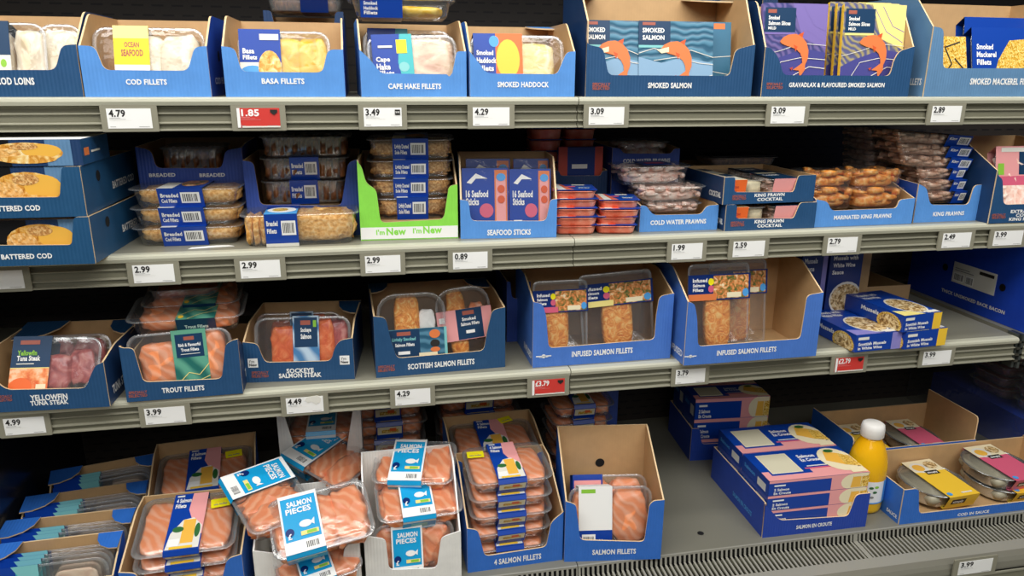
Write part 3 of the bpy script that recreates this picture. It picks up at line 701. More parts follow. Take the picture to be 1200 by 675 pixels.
P_hake = dict(food=[('x', .42, .96, dict(m='hake', h=.9, d=.9))], film='film', sleeve=dict(x=(.06, .50), m='sleeve', top=[('r', .62, 0, 1, 1, 'teal'), ('p', [(.55, 0), (.75, 0), (.62, .5), (.7, 1), (.5, 1)], 'sleeve'), ('e', .76, .42, .13, .085, 'lteal'), ('e', .76, .2, .13, .085, 'lteal'), ('r', .6, .66, .86, .9, 'sticker'), ('t', 'Cape', .08, .42, .52, .6, 'white'), ('t', 'Hake', .08, .42, .38, .48, 'white'), ('t', 'Fillets', .08, .50, .26, .36, 'white'), ('r', .15, .76, .5, .8, 'offwhite'), ('r', .08, .14, .5, .17, 'offwhite')]))
P_haddock = dict(food=[('x', .46, .9, dict(m='pale_yellow_fish', d=.75)), ('x', .15, .5, dict(m='pale_yellow_fish'))], film='film', sleeve=dict(x=(.04, .55), top=[('r', .45, 0, 1, 1, 'orange'), ('e', .7, .55, .24, .35, 'midyellow'), ('e', .72, .12, .3, .16, 'dish_print'), ('r', 0, 0, .5, .14, 'offwhite'), ('e', .42, .86, .1, .1, 'lightblue'), ('t', 'Smoked', .06, .4, .62, .7, 'white'), ('t', 'Haddock', .06, .46, .48, .57, 'white'), ('t', 'Fillets', .06, .4, .34, .43, 'white')]))
P_ontop = dict(food=[('x', .42, .88, dict(m='yellow_fish', h=.6, d=.7))], film='film', taper=.84, sleeve=dict(x=(.12, .50), top=[('r', .1, .3, .95, .9, 'midyellow')], front=[('t', 'Smoked', .08, .4, .62, .78, 'white'), ('t', 'Haddock', .08, .42, .38, .54, 'white'), ('t', 'Fillets', .08, .4, .16, .32, 'white'), ('r', .05, .84, .3, .98, 'red')]))
P_mackerel = dict(food=[('x', .1, .5, dict(m='mackerel')), ('x', .45, .92, dict(m='mackerel', d=.9))], film='film_shiny', sleeve=dict(x=(.0, .98), m='sleeve', top=[('r', 0, .3, 1, .86, 'sleeve'), ('p', [(.3, .3), (1, .3), (1, .86), (.5, .8), (.35, .5)], 'gold_print'), ('t', 'Smoked', .06, .28, .66, .74, 'white'), ('t', 'Mackerel', .06, .32, .54, .62, 'white'), ('t', 'Fillets', .06, .25, .42, .5, 'white'), ('r', 0, 0, 1, .3, 'mackerel')]))
P_mack_s = dict(food=[('x', .1, .9, dict(m='mackerel'))], film='film_shiny', sleeve=dict(x=(.0, 1), m='gold_print', top=[('w', [(.1, .2), (.5, .5), (.3, .8), (.8, .9)], .003, 'ink'), ('w', [(.6, .1), (.9, .4), (.6, .6)], .003, 'ink')]))

def up_arts(name_label_list): pass
# ================================================================== ROW 1
YF = (.008, .008)
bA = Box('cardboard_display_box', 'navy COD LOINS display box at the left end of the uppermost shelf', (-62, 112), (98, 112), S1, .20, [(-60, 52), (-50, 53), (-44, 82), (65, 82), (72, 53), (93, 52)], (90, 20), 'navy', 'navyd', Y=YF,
         texts=[('COD LOINS', -4, 41, 99, 91)])
bup(bA, 'cod_loin_pack', 'clear tray of cod loins with navy and white sleeve in the COD LOINS box', 'fish pack', 'cod loin packs', -30, 50, 26, .05, 12, .035, P_codloin, D=None)
bup(bA, 'cod_fish_pack', 'clear tray of bare white cod beside the navy-sleeved pack in the COD LOINS box', 'fish pack', 'cod loin packs', 40, 93, 28, .055, 14, .035, dict(food=[('x', .05, .95, dict(m='white_fish', d=.85, h=.9))]))
bB = Box('cardboard_display_box', 'light blue COD FILLETS display box on the uppermost shelf', (100, 113), (248, 112), S1, .21, [(93, 53), (111, 54), (122, 82), (220, 83), (228, 55), (246, 54)], (240, 25), 'blue', 'blued', Y=YF,
         texts=[('COD FILLETS', 148, 196, 99, 93)], side_texts=[('HOLE', .45, .065), ('R', 'COD FILLETS', .2, .8, .02, .03, 'white')])
bup(bB, 'cod_fillet_pack', 'clear tray of cod with bright yellow and white sleeve in the COD FILLETS box', 'fish pack', None, 104, 238, 32, .03, 14, .035, P_codfillet)
bC = Box('cardboard_display_box', 'light blue BASA FILLETS display box on the uppermost shelf', (265, 113), (405, 113), S1, .21, [(259, 54), (275, 56), (283, 84), (378, 85), (384, 58), (402, 58)], (395, 27), 'blue', 'blued', Y=YF,
         texts=[('BASA FILLETS', 307, 357, 98, 92)])
bup(bC, 'basa_fillet_pack', 'clear tray of golden yellow basa fillets with blue sleeve in the BASA FILLETS box', 'fish pack', None, 276, 386, 36, .03, 12, .035, P_basa)
bE = Box('cardboard_display_box', 'light blue CAPE HAKE FILLETS display box with a torn front corner on the uppermost shelf', (424, 116), (547, 112), S1, .20, [(421, 58), (432, 68), (447, 86), (524, 87), (526, 90), (530, 86), (535, 60), (546, 60)], (538, 30), 'blue', 'blue', Y=(.004, .012),
         texts=[('CAPE HAKE FILLETS', 455, 517, 104, 98)], r=.006)
bup(bE, 'cape_hake_pack', 'pale cape hake pack with teal-edged blue sleeve and yellow sticker in CAPE HAKE box', 'fish pack', 'cape hake packs', 430, 541, 41, .03, 12, .032, P_hake, roll=-2)
bup(bE, 'cape_hake_pack', 'blue-sleeved cape hake tray standing behind the front cape hake pack', 'fish pack', 'cape hake packs', 424, 530, 35, .075, 10, .03, P_hake)
# tray lying on top of the cape hake box
p = atY(471, 28, .10)
add_pack('smoked_haddock_pack', 'blue-sleeved tray of yellow fillets lying across the top of the CAPE HAKE box', 'fish pack', None, .185, .12, .030, P_ontop, Vector((p.x, .10, bE.S+bE.hb+.001)), (0, 0, -.02))
bF = Box('cardboard_display_box', 'light blue SMOKED HADDOCK display box with a torn corner on the uppermost shelf', (551, 115), (673, 115), S1, .20, [(548, 60), (560, 72), (570, 86), (653, 87), (658, 75), (664, 61), (675, 60)], (668, 33), 'blue', 'blue', Y=(.004, .004),
         texts=[('SMOKED HADDOCK', 583, 643, 102, 96)], flaps=[('R', .05, .05)])
bup(bF, 'smoked_haddock_pack', 'pale yellow smoked haddock tray with blue and orange sleeve in SMOKED HADDOCK box', 'fish pack', None, 550, 662, 41, .03, 12, .033, P_haddock)
SAL = [('r', 0, 0, 1, 1, 'wave_slate'), ('p', [(0, 0), (1, 0), (1, .42), (.6, .5), (.3, .42), (0, .5)], 'slate_l'), ('r', .0, .66, .42, 1, 'slate_d'), ('r', 0, .63, .42, .665, 'lteal'), ('t', 'SMOKED', .05, .34, .84, .90, 'white'), ('t', 'SALMON', .05, .34, .74, .80, 'white'), ('r', .05, .94, .22, .98, 'copper'),
       ('w', [(0, .55), (.2, .62), (.45, .55), (.7, .6), (1, .5)], .0012, 'offwhite'), ('w', [(.1, .05), (.3, .2), (.6, .15), (1, .25)], .0012, 'offwhite'), ('w', [(.2, .45), (.5, .5), (.8, .42), (1, .4)], .0012, 'offwhite'), ('fish', .54, .46, .064, 'fish_o'), ('p', [(.24, .60), (.40, .64), (.40, .57), (.30, .55)], 'cream')]
bG = Box('cardboard_display_box', 'large navy SMOKED SALMON display box of fish wallets on the uppermost shelf', (686, 113), (880, 111), S1, .17, [(686, 24), (687, 52), (707, 56), (713, 88), (855, 89), (862, 58), (881, 52)], (870, 2), 'navy', 'navyd', Y=(.006, .006),
         texts=[('SMOKED SALMON', 759, 810, 103, 97), ('SPECIALLY', 694, 715, 101, 97, 'copper'), ('SELECTED', 694, 714, 105, 101.5, 'copper')], flaps=[('L', .06, .06), ('R', .07, .08)], hs=None)
card_pack(bG, 'smoked_salmon_wallet', 'slate-blue smoked salmon wallet at the left of the SMOKED SALMON box, with leaping orange fish', 'salmon wallet', 'smoked salmon wallets', 684, 757, 24, .02, 8, .012, 'wave_slate', SAL, edge='slate_d')
card_pack(bG, 'smoked_salmon_wallet', 'slate-blue smoked salmon wallet in front at the right of the SMOKED SALMON box', 'salmon wallet', 'smoked salmon wallets', 750, 838, 25, .018, 8, .012, 'wave_slate', SAL, edge='slate_d')
card_pack(bG, 'smoked_salmon_wallet', 'slate-blue smoked salmon wallet half hidden behind the right front one, orange mark at its top', 'salmon wallet', 'smoked salmon wallets', 785, 859, 25.5, .045, 8, .012, 'wave_slate', [('r', 0, 0, 1, 1, 'slate'), ('r', .45, .9, .62, .98, 'fish_o'), ('r', .72, .9, .9, .98, 'fish_o'), ('w', [(.4, .1), (.7, .3), (1, .25)], .0012, 'offwhite'), ('w', [(.4, .6), (.7, .5), (1, .52)], .0012, 'offwhite')], edge='slate_d')
bH = Box('cardboard_display_box', 'navy GRAVADLAX & FLAVOURED SMOKED SALMON display box on the uppermost shelf', (892, 112), (1064, 111), S1, .17, [(891, 55), (903, 56), (912, 66), (918, 88), (1043, 89), (1048, 70), (1054, 60), (1066, 54)], (1058, 12), 'navy', 'navyd', Y=(.006, .006),
         texts=[('GRAVADLAX & FLAVOURED SMOKED SALMON', 924, 1036, 102, 97), ('SPECIALLY', 898, 917, 100, 97, 'copper'), ('SELECTED', 898, 917, 104, 101, 'copper')])
def GRV(m, bd): return [('r', 0, 0, 1, 1, m), ('p', [(0, 0), (1, 0), (1, .46), (.7, .50), (.5, .46), (.2, .38), (0, .3)], 'purple'), ('p', [(.62, .62), (1, .5), (1, 1), (.45, 1)], bd), ('w', [(.5, .95), (.7, .7), (.98, .58)], .0012, 'purple_l'), ('w', [(.62, .98), (.8, .76), (.99, .7)], .0012, 'purple_l'), ('r', .03, .68, .50, .95, 'slate_d'), ('r', .03, .655, .50, .68, bd), ('r', .07, .89, .2, .93, 'copper'), ('t', 'Smoked', .08, .25, .82, .86, 'white'), ('t', 'Salmon Slices', .08, .42, .76, .80, 'white'), ('t', 'MILD', .08, .2, .71, .74, 'white'),
        ('w', [(.1, .1), (.3, .35), (.6, .4), (1, .38)], .0012, 'offwhite'), ('w', [(.3, 0), (.5, .2), (.75, .3), (1, .28)], .0014, 'offwhite'), ('w', [(.65, 0), (.75, .15), (1, .2)], .0016, 'offwhite'), ('w', [(0, .42), (.3, .48), (.6, .56), (1, .54)], .001, 'offwhite'), ('fish', .54, .46, .064, 'fish_o')]
card_pack(bH, 'gravadlax_wallet', 'purple gravadlax wallet with leaping orange fish at the left of the gravadlax box', 'salmon wallet', None, 897, 973, 4, .022, 5, .01, 'wave_purple', GRV('wave_purple', 'purple_l'), edge='purple_l')
for k, (xa, xb, yt, of, w) in enumerate([(992, 1074, 5.5, .020, 'foremost of the three yellow-edged ones'), (984, 1066, 4, .042, 'in the middle of the three yellow-edged ones'), (975, 1058, 3, .066, 'rearmost of the three yellow-edged ones')]):
    card_pack(bH, 'smoked_salmon_wallet', 'yellow and purple flavoured smoked salmon wallet, %s' % w, 'salmon wallet', 'yellow-edged salmon wallets', xa, xb-2, yt, of, 5, .008, 'wave_yellow', GRV('wave_yellow', 'pyellow'), edge='midyellow')
bI = Box('cardboard_display_box', 'steel blue SMOKED MACKEREL FILLETS display box at the right end of the uppermost shelf', (1082, 113), (1262, 113), S1, .20, [(1090, 31), (1106, 33), (1105, 80), (1240, 80), (1242, 34), (1262, 34)], (1200, 8), 'steel', 'steel', Y=(.0, .012),
         texts=[('SMOKED MACKEREL FILLETS', 1136, 1214, 99, 92)], side_texts=[('L', 'MACKEREL FILLETS', .45, .95, .022, .034, 'white')])
bup(bI, 'smoked_mackerel_pack', 'small gold-sleeved mackerel pack at the left of the SMOKED MACKEREL box', 'fish pack', 'smoked mackerel packs', 1100, 1136, 44, .03, 15, .02, P_mack_s)
bup(bI, 'smoked_mackerel_pack', 'blue and gold smoked mackerel pack at the right of the SMOKED MACKEREL box', 'fish pack', 'smoked mackerel packs', 1143, 1232, 34, .03, 14, .02, P_mackerel)
bup(bI, 'smoked_mackerel_pack', 'dark-edged blue mackerel pack standing behind the blue and gold one', 'fish pack', 'smoked mackerel packs', 1134, 1222, 22, .075, 10, .02, P_mackerel)
# shaded stock behind the front boxes
def rear(label, x0, x1, yt, Yb, S, D, front, side, back=None, open_top=True, text=None, name='cardboard_display_box', low=.55, group='shaded rear boxes'):
    pl = atY(x0, yt, Yb); pr = atY(x1, yt, Yb); h = pl.z-S; pl.z = pr.z = S; W = (pr-pl).length
    tx = []
    b = Box(name, label, pl, pr, S, D, [(-W/2, h), (-W*.4, h), (-W*.33, h*low), (W*.33, h*low), (W*.4, h), (W/2, h)], h*1.0 if back is None else back, front, side, metres=True, group=group)
    return b
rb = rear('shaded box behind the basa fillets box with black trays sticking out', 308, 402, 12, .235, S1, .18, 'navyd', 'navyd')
P_dark = dict(tray='milky_tray', food=[('flat', .08, .92, dict(m='brown_pack'))], sleeve=dict(x=(.45, .8), m='sleeve_d'))
add_pack('rear_fish_pack', 'black-sleeved tray lying on the shaded box behind the basa fillets', 'fish pack', None, .15, .12, .03, P_dark, rb.world(0, .09, rb.hb+.001))
#rear('shaded brown box deep behind the cape hake tray, left one', 500, 565, 3, .30, S1, .18, 'kraft', 'kraft')
#rear('shaded brown box deep behind the smoked haddock box', 572, 640, 1, .30, S1, .18, 'kraft', 'kraft')
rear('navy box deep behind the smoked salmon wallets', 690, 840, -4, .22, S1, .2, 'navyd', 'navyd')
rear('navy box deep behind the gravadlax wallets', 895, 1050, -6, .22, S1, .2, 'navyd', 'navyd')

# ================================================================== ROW 2
BC = [('r', 0, 0, .30, 1, 'black'), ('r', .28, 0, 1, 1, 'steel'), ('r', .3, .5, 1, 1, 'slate_l'), ('e', .5, .5, .26, .40, 'crumb_print'), ('e', .64, .58, .16, .26, 'midyellow'), ('e', .36, .42, .14, .22, 'gold_print')]
def bc_carton(B, off, zb, h, x0, x1, label):
    """battered cod carton standing inside the box, art facing the front"""
    a = B.hit(x0, 200, off)[0]; b = B.hit(x1, 200, off)[0]
    M = Matrix.Translation(B.world((a+b)/2, off+.06, zb)) @ Matrix.Rotation(B.yaw, 4, 'Z')
    return carton('battered_cod_carton', label, 'fish carton', 'battered cod cartons', b-a, .12, h, 'navy', [('r', 0, 0, 1, 1, 'white')], [('r', 0, 0, 1, 1, 'navyd'), ('r', .0, .0, .5, 1, 'black'), ('r', .75, 0, .93, 1, 'steel'), ('e', .60, .50, .27, .40, 'crumb_print'), ('e', .72, .58, .14, .26, 'golden'), ('e', .45, .45, .12, .25, 'crumb'), ('e', .60, .74, .10, .12, 'crumb_d'), ('e', .62, .26, .2, .16, 'crumb_print')], [('r', .1, .4, .4, .7, 'orange')], M, right=[('r', .08, .35, .25, .65, 'fish_o'), ('r', .32, .42, .65, .5, 'offwhite')])
b1 = Box('cardboard_display_box', 'teal navy BATTERED COD box, lower of the two stacked on the second shelf', (-62, 314), (112, 309), S2, .26, [(-68, 258), (-55, 258), (-50, 287), (84, 288), (86, 254), (106, 253)], (106, 254), 'teal_board', 'teal_board', metres=False, rise=.0001,
         texts=[('BATTERED COD', 2, 62, 303, 297)], r=.005, hs=(.088, .088), side_texts=[('HOLE', .27, .05), ('R', 'BATTERED COD', .55, .95, .02, .032, 'white')]) if False else None
def flatbox(name, label, bl, br, S, D, yt_l, yt_r, win, front, side, texts, group=None, st=()):
    """shallow stackable tray box, sides level with the front"""
    pl = atZ(*bl, S); pr = atZ(*br, S)
    tmp = Box.__new__(Box); tmp.pl = pl; tmp.S = S; tmp.u = (pr-pl).normalized(); tmp.nd = Vector((-tmp.u.y, tmp.u.x, 0)); tmp.mid = (pl+pr)/2; W = (pr-pl).length
    h = tmp.hit(br[0], yt_r)[1]; w = [tmp.hit(*q) for q in win]
    T = [(-W/2, h), (w[0][0], h), (w[0][0], w[1][1]), (w[2][0], w[2][1]), (w[3][0], h), (W/2, h)]
    b = Box(name, label, pl, pr, S, D, T, h, front, side, metres=True, rise=.02, r=.006, group=group, side_texts=st)
    fr = Fr((0, 0, 0), (1, 0, 0), (0, 0, 1)); g = Geo()
    fp = [c for c in b.root.children if c.name.startswith('front_panel')][0]
    for t in texts: b.ptext(g, fr, t)
    if g.v: g.build('printed_lettering', fp)
    return b
b1 = flatbox('cardboard_display_box', 'teal navy BATTERED COD box, lower of the two stacked on the second shelf', (-62, 314), (112, 309), S2, .26, 258, 254, [(-50, 258), (-50, 288), (84, 287), (86, 254)], 'teal_board', 'teal_board', [('BATTERED COD', 2, 62, 303, 297.5)], 'battered cod boxes', [('HOLE', .27, .055), ('R', 'BATTERED COD', .5, .95, .025, .037, 'white')])
bc_carton(b1, .012, .003, b1.hb-.008, -60, 96, 'battered cod carton seen through the window of the lower BATTERED COD box')
S2b = S2+b1.hb+.0005
b2 = flatbox('cardboard_display_box', 'teal navy BATTERED COD box, upper of the two stacked on the second shelf', (-75, 258), (102, 253.5), S2b, .26, 196, 195, [(-60, 196), (-60, 232), (70, 231), (72, 195)], 'teal_board', 'teal_board', [('BATTERED COD', -12, 48, 247, 241)], 'battered cod boxes', [('HOLE', .27, .055), ('R', 'BATTERED COD', .5, .95, .025, .037, 'white')])
bc_carton(b2, .012, .003, b2.hb-.004, -70, 92, 'battered cod carton seen through the window of the upper BATTERED COD box')
bc_carton(b2, .010, b2.hb+.0005, .040, -70, 99, 'battered cod carton lying on top of the whole battered cod stack')

SLB = dict(x=(.28, .68), top=[('r', 0, 0, 1, 1, 'sleeve'), ('r', .0, .0, .35, .5, 'offwhite'), ('e', .65, .45, .28, .3, 'herb_print')], front=fr_title('Breaded', 'Cod Fillets'))
P_bread = dict(food=[('x', .05, .50, dict(m='crumb', sq=.6)), ('x', .50, .96, dict(m='crumb', sq=.6))], sleeve=SLB, film='film_shiny')
P_bread2 = dict(food=[('x', .05, .5, dict(m='crumb_d', amp=.25, freq=4)), ('x', .50, .96, dict(m='crumb_d', amp=.25, freq=4))], sleeve=dict(x=(.30, .70), top=SLB['top'], front=fr_title('Lightly Dusted', 'Sole Fillets')), film='film')
P_bread3 = dict(food=[('ribs', .04, .40, dict(m='crumb', h=.9)), ('x', .38, .97, dict(m='crumb', amp=.2, freq=5, h=.95))], sleeve=dict(x=(.21, .48), top=[('r', 0, .55, 1, 1, 'sleeve'), ('r', 0, 0, 1, .5, 'lightblue'), ('e', .5, .4, .45, .25, 'white'), ('e', .45, .42, .25, .15, 'gold_print')], front=[('t', 'Breaded', .06, .4, .65, .8, 'white'), ('t', 'Fillets', .06, .35, .42, .56, 'white'), ('bar', .5, .35, .94, .8), ('r', 0, 0, 1, .1, 'offwhite')]), film='film_shiny')
P_rib = dict(tray='milky_tray', food=[('ribs', .05, .95, dict(m='brown_pack', h=.9, d=.9))], sleeve=dict(x=(.34, .66), front=fr_title('Breaded', 'Fillets')), film='film')
P_rib0 = dict(tray='milky_tray', food=[('ribs', .05, .95, dict(m='brown_pack', h=.9, d=.9))], film='film')
bb = Box('cardboard_display_box', 'royal blue display box holding a brown tray, behind the stack of three breaded cod trays', *(atY(160, 275, .115), atY(283, 271, .115)), S2, .2, [(-.093, .128), (-.073, .124), (-.062, .094), (.062, .098), (.070, .126), (.093, .13)], .128, 'rearblue', 'rearblue', metres=True) if False else None
def mkbox(label, x0, x1, Yb, S, D, ys, cuts, front, side, back=None, texts=(), group=None, inner='kraft', arts=(), Yr=None, flaps=(), side_texts=(), rise=.3):
    """display box whose hidden foot stands at depth Yb: x0,x1 read at the shoulder row"""
    pl = atY(x0, ys[0], Yb); pr = atY(x1, ys[1], Yb if Yr is None else Yr); pl.z = pr.z = S
    t = Box.__new__(Box); t.pl = pl; t.S = S; t.u = (pr-pl).normalized(); t.nd = Vector((-t.u.y, t.u.x, 0)); t.mid = (pl+pr)/2; W = (pr-pl).length
    T = [t.hit(x0, ys[0])]+[t.hit(*c) for c in cuts]+[t.hit(x1, ys[1])]
    hb = t.hit(back[0], back[1], D)[1] if back else max(T[0][1], T[-1][1])
    b = Box('cardboard_display_box', label, pl, pr, S, D, T, hb, front, side, inner, metres=True, group=group, arts=arts, flaps=flaps, side_texts=side_texts, rise=rise)
    if texts:
        g = Geo(); fr = Fr((0, 0, 0), (1, 0, 0), (0, 0, 1)); fp = [c for c in b.root.children if c.name.startswith('front_panel')][0]
        for q in texts: b.ptext(g, fr, q)
        g.build('printed_lettering', fp)
    return b
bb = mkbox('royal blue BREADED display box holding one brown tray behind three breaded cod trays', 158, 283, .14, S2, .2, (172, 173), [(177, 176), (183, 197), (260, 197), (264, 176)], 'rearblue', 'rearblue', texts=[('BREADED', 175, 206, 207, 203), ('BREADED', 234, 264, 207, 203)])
bup_ = None
bstack(bb, 1, 'breaded_fish_pack', 'brown tray lying inside the royal blue BREADED box', 'fish pack', None, 184, 262, 173, .02, .12, P_rib0, zb=bb.hl-.05)
sstack(3, 'breaded_cod_pack', 'clear tray of breaded cod fillets with blue sleeve, {} of the three free-standing ones', 'fish pack', 'stack of breaded cod trays', 150, 284, 289, 221, S2, .14, P_bread, yaw=-2)
bc = mkbox('royal blue display box of stacked brown trays behind the long golden breaded tray', 284, 421, .10, S2, .2, (188, 186), [(297, 190), (305, 240), (400, 241), (408, 190)], 'rearblue', 'rearblue')
a0 = bc.hit(350, 240, .02)[1]; a1 = bc.hit(350, 160, .02)[1]
for k, (yt, sp_, lb) in enumerate([(160, P_rib0, 'brown tray without sleeve, topmost of the three in the royal blue box'), (185, P_rib, 'brown tray with blue barcode sleeve, middle of the three in the royal blue box'), (212, P_rib, 'brown tray with blue barcode sleeve, lowest of the three in the royal blue box')]):
    zt = bc.hit(350, yt, .02)[1]; zb_ = bc.hit(350, [185, 212, 240][k], .02)[1]; xa = bc.hit(300+k*1.5, yt, .02)[0]; xb = bc.hit(411-k*2, yt, .02)[0]
    add_pack('breaded_fish_pack', lb, 'fish pack', 'brown trays in the royal blue box', xb-xa, .15, zt-zb_-.001, sp_, bc.world((xa+xb)/2, .02+.075, zb_), (0, 0, bc.yaw))
g = Geo(); zlow = bc.hit(350, 241, .02)[1]-.001
g.box(-.06, .025, .003, .06, .165, zlow, 'kraft'); o = g.build('support_insert', bc.root)
sstack(1, 'breaded_fish_pack', 'long tray of golden breaded fillets with blue sleeve before the royal blue box', 'fish pack', None, 279, 421, 289, 251, S2, .10, P_bread3, yaw=2)
g = Geo(); p = atZ(246, 289.5, S2+.001); g.prism(Fr(p, (1, .12, 0), (-.1, 1, .05)), [(-.035, -.004), (.04, -.002), (.03, .006), (.01, .009), (-.03, .004)], .0006, 'white'); tag(g.build('paper_scrap'), 'torn white paper scrap under the stack of three breaded cod trays', 'paper')
bD = Box('cardboard_display_box', "bright green and white display box printed I'm New on the second shelf", (423, 282), (537, 279), S2, .2, [(420, 188), (424, 196), (429, 215), (441, 222), (446, 261), (520, 257), (526, 218), (537, 216)], (530, 175), 'green', 'green', rise=.5,
         arts=[lambda g, fr, s: g.poly(fr, [(-s.W/2+.0005, .002), (s.W/2-.0005, .002), (s.W/2-.0005, .024), (-s.W/2+.0005, .024)], 'white', .0005)], texts=[("I'm", 441, 451, 275, 269, 'green'), ('New', 453, 476, 275, 267, 'green'), ("I'm", 484, 494, 273, 267, 'green'), ('New', 496, 518, 273, 265, 'green')])
for k, (yt, yb, xa, xb) in enumerate([(163, 188, 424, 539), (188, 210, 426, 538), (210, 232, 428, 535), (232, 258, 434, 530)]):
    zt = bD.hit(480, yt, .012)[1]; z0 = bD.hit(480, yb, .012)[1]; a, b = clampx(bD, bD.hit(xa, yt, .012)[0]+.003, bD.hit(xb, yt, .012)[0]-.003)
    add_pack('dusted_fish_pack', 'clear tray of lightly dusted fillets in the green box, %s of four' % ORD[4][k], 'fish pack', 'trays in the green box', b-a, .14, zt-z0-.001, P_bread2, bD.world((a+b)/2+(.004 if k == 0 else 0), .012+.07, z0), (0, 0, bD.yaw+(-.03, .02, -.01, .02)[k]))
g = Geo(); g.box(-.06, .02, .003, .06, .14, bD.hit(480, 258, .012)[1]-.001, 'kraft'); g.build('support_insert', bD.root)
SS = [('r', 0, 0, 1, 1, 'sleeve'), ('r', .70, .12, .97, .97, 'fish_o'), ('r', .73, .15, .94, .84, 'pink'), ('r', .0, .0, .8, .12, 'offwhite'), ('t', '16 Seafood', .08, .56, .56, .66, 'white'), ('t', 'Sticks', .08, .36, .44, .54, 'white'), ('p', [(.1, .78), (.3, .92), (.55, .84), (.3, .84), (.2, .76)], 'white'), ('e', .52, .35, .15, .11, 'pinkd'), ('e', .84, .86, .1, .06, 'lightblue'), ('e', .84, .68, .08, .06, 'orange_d'), ('e', .84, .52, .08, .06, 'orange_d'), ('r', .1, .05, .3, .2, 'white'), ('r', .42, .05, .56, .14, 'lightblue'), ('r', .6, .06, .9, .16, 'green_l')]
bS = Box('cardboard_display_box', 'blue SEAFOOD STICKS display box on the second shelf', (540, 280), (652, 278), S2, .15, [(539, 234), (549, 235), (552, 259), (640, 259), (645, 234), (653, 233)], (650, 177), 'blue', 'blue',
         texts=[('SEAFOOD STICKS', 571, 622, 275, 269)], hs=None)
card_pack(bS, 'seafood_stick_pack', 'blue 16 Seafood Sticks pack with orange stripe, left front in its box', 'seafood pack', 'seafood stick packs', 541, 596, 197, .014, 10, .012, 'sleeve', SS, film=True, edge='seafood_pink')
card_pack(bS, 'seafood_stick_pack', 'blue 16 Seafood Sticks pack with orange stripe, right front in its box', 'seafood pack', 'seafood stick packs', 597, 646, 198, .014, 10, .012, 'sleeve', SS, film=True, edge='seafood_pink')
for xa, xb, w in ((546, 598, 'left'), (602, 648, 'right')):
    card_pack(bS, 'seafood_stick_pack', 'seafood sticks pack peeping over the %s front pack of the SEAFOOD STICKS box' % w, 'seafood pack', 'seafood stick packs', xa, xb, 186, .06, 10, .012, 'sleeve_d', SS, film=True, edge='seafood_pink')
P_sf = dict(tray='seafood_pink', taper=.88, film='film', food=[], sleeve=dict(x=(.0, 1), m='sleeve', top=[('p', [(0, 0), (.5, 0), (.3, 1), (0, 1)], 'seafood_pink'), ('p', [(.12, 0), (.3, 0), (.2, 1), (.08, 1)], 'offwhite'), ('e', .42, .55, .1, .1, 'pinkd'), ('r', .55, .75, .8, .9, 'offwhite'), ('t', 'Seafood', .6, .9, .4, .52, 'lightblue')]))
P_sf['sleeve'] = None
P_sf = dict(tray='seafood_pink', taper=.88, film='film', food=[], card=(.02, .03, .98, .97, 'sleeve', [('p', [(0, 0), (.48, 0), (.26, 1), (0, 1)], 'seafood_pink'), ('p', [(.12, 0), (.3, 0), (.2, 1), (.08, 1)], 'offwhite'), ('e', .46, .55, .11, .1, 'pinkd'), ('r', .5, .75, .8, .92, 'offwhite'), ('t', 'Seafood', .6, .9, .4, .5, 'lightblue'), ('t', 'Sticks', .6, .85, .22, .34, 'white')]))
sstack(5, 'seafood_selection_pack', 'red and blue seafood pack, {} of stack beside SEAFOOD STICKS box', 'seafood pack', 'two stacks of red and blue seafood packs', 652, 704, 276, 224, S2, .075, P_sf, yaw=-6, jit=.003)
sstack(4, 'seafood_selection_pack', 'red and blue seafood pack, {} of stack beside COLD WATER PRAWNS box', 'seafood pack', 'two stacks of red and blue seafood packs', 704, 752, 275, 236, S2, .075, P_sf, yaw=-8, jit=.003)
for (xa, xb, yt, yb, Yb, n, w) in [(623, 660, 152, 205, .20, 5, 'left'), (664, 700, 152, 172, .22, 2, 'upper right')]:
    p0 = atY(xa, yt, Yb); p1 = atY(xb, yb, Yb); H = (p0.z-S2)/8
    for k in range(8):
        add_pack('seafood_selection_pack', 'shaded red seafood pack number %d from the bottom of the dark %s rear stack' % (k+1, w), 'seafood pack', 'shaded rear stacks of seafood packs', p1.x-p0.x, .08, H-.001, P_sf, Vector(((p0.x+p1.x)/2, Yb+.04, S2+.001+H*k)), (0, 0, random.uniform(-.05, .05)))
rq = mkbox('shaded dark box of upright seafood packs behind the two red and blue stacks', 650, 712, .16, S2, .035, (200, 200), [(655, 200), (657, 206), (704, 206), (706, 200)], 'navyd', 'navyd')
card_pack(rq, 'seafood_stick_pack', 'shaded upright blue seafood pack with orange edges behind the two red and blue stacks', 'seafood pack', None, 655, 707, 172, .01, 5, .012, 'sleeve_d', [('r', 0, 0, .2, 1, 'brick'), ('r', .82, 0, 1, 1, 'brick'), ('r', .3, .7, .65, .76, 'offwhite'), ('r', .3, .55, .7, .6, 'offwhite')], film=False)
PR = lambda m, R=.010: dict(food=[('prawns', .06, .94, dict(m=m, R=R))], film='film_shiny')
P_prawn = dict(food=[('prawns', .05, .95, dict(m='prawn_pale', R=.0095))], film='film_shiny', card=(.35, .2, .75, .8, 'sleeve_d', [('r', .2, .2, .8, .5, 'pinkd')]))
P_prawn2 = dict(food=[('prawns', .05, .95, dict(m='prawn_pale', R=.0095))], film='film_shiny')
bW0 = mkbox('shaded blue COLD WATER PRAWNS box at the back of the second shelf', 718, 797, .17, S2, .16, (173, 174), [(727, 174), (731, 180), (786, 180), (790, 174)], 'rearblue', 'rearblue', texts=[('COLD WATER PRAWNS', 730, 785, 190.5, 186)])
bstack(bW0, 1, 'cold_water_prawn_pack', 'shaded prawn tray in the rear COLD WATER PRAWNS box', 'prawn pack', None, 726, 790, 166, .015, .1, P_prawn2, zb=bW0.hl-.04)
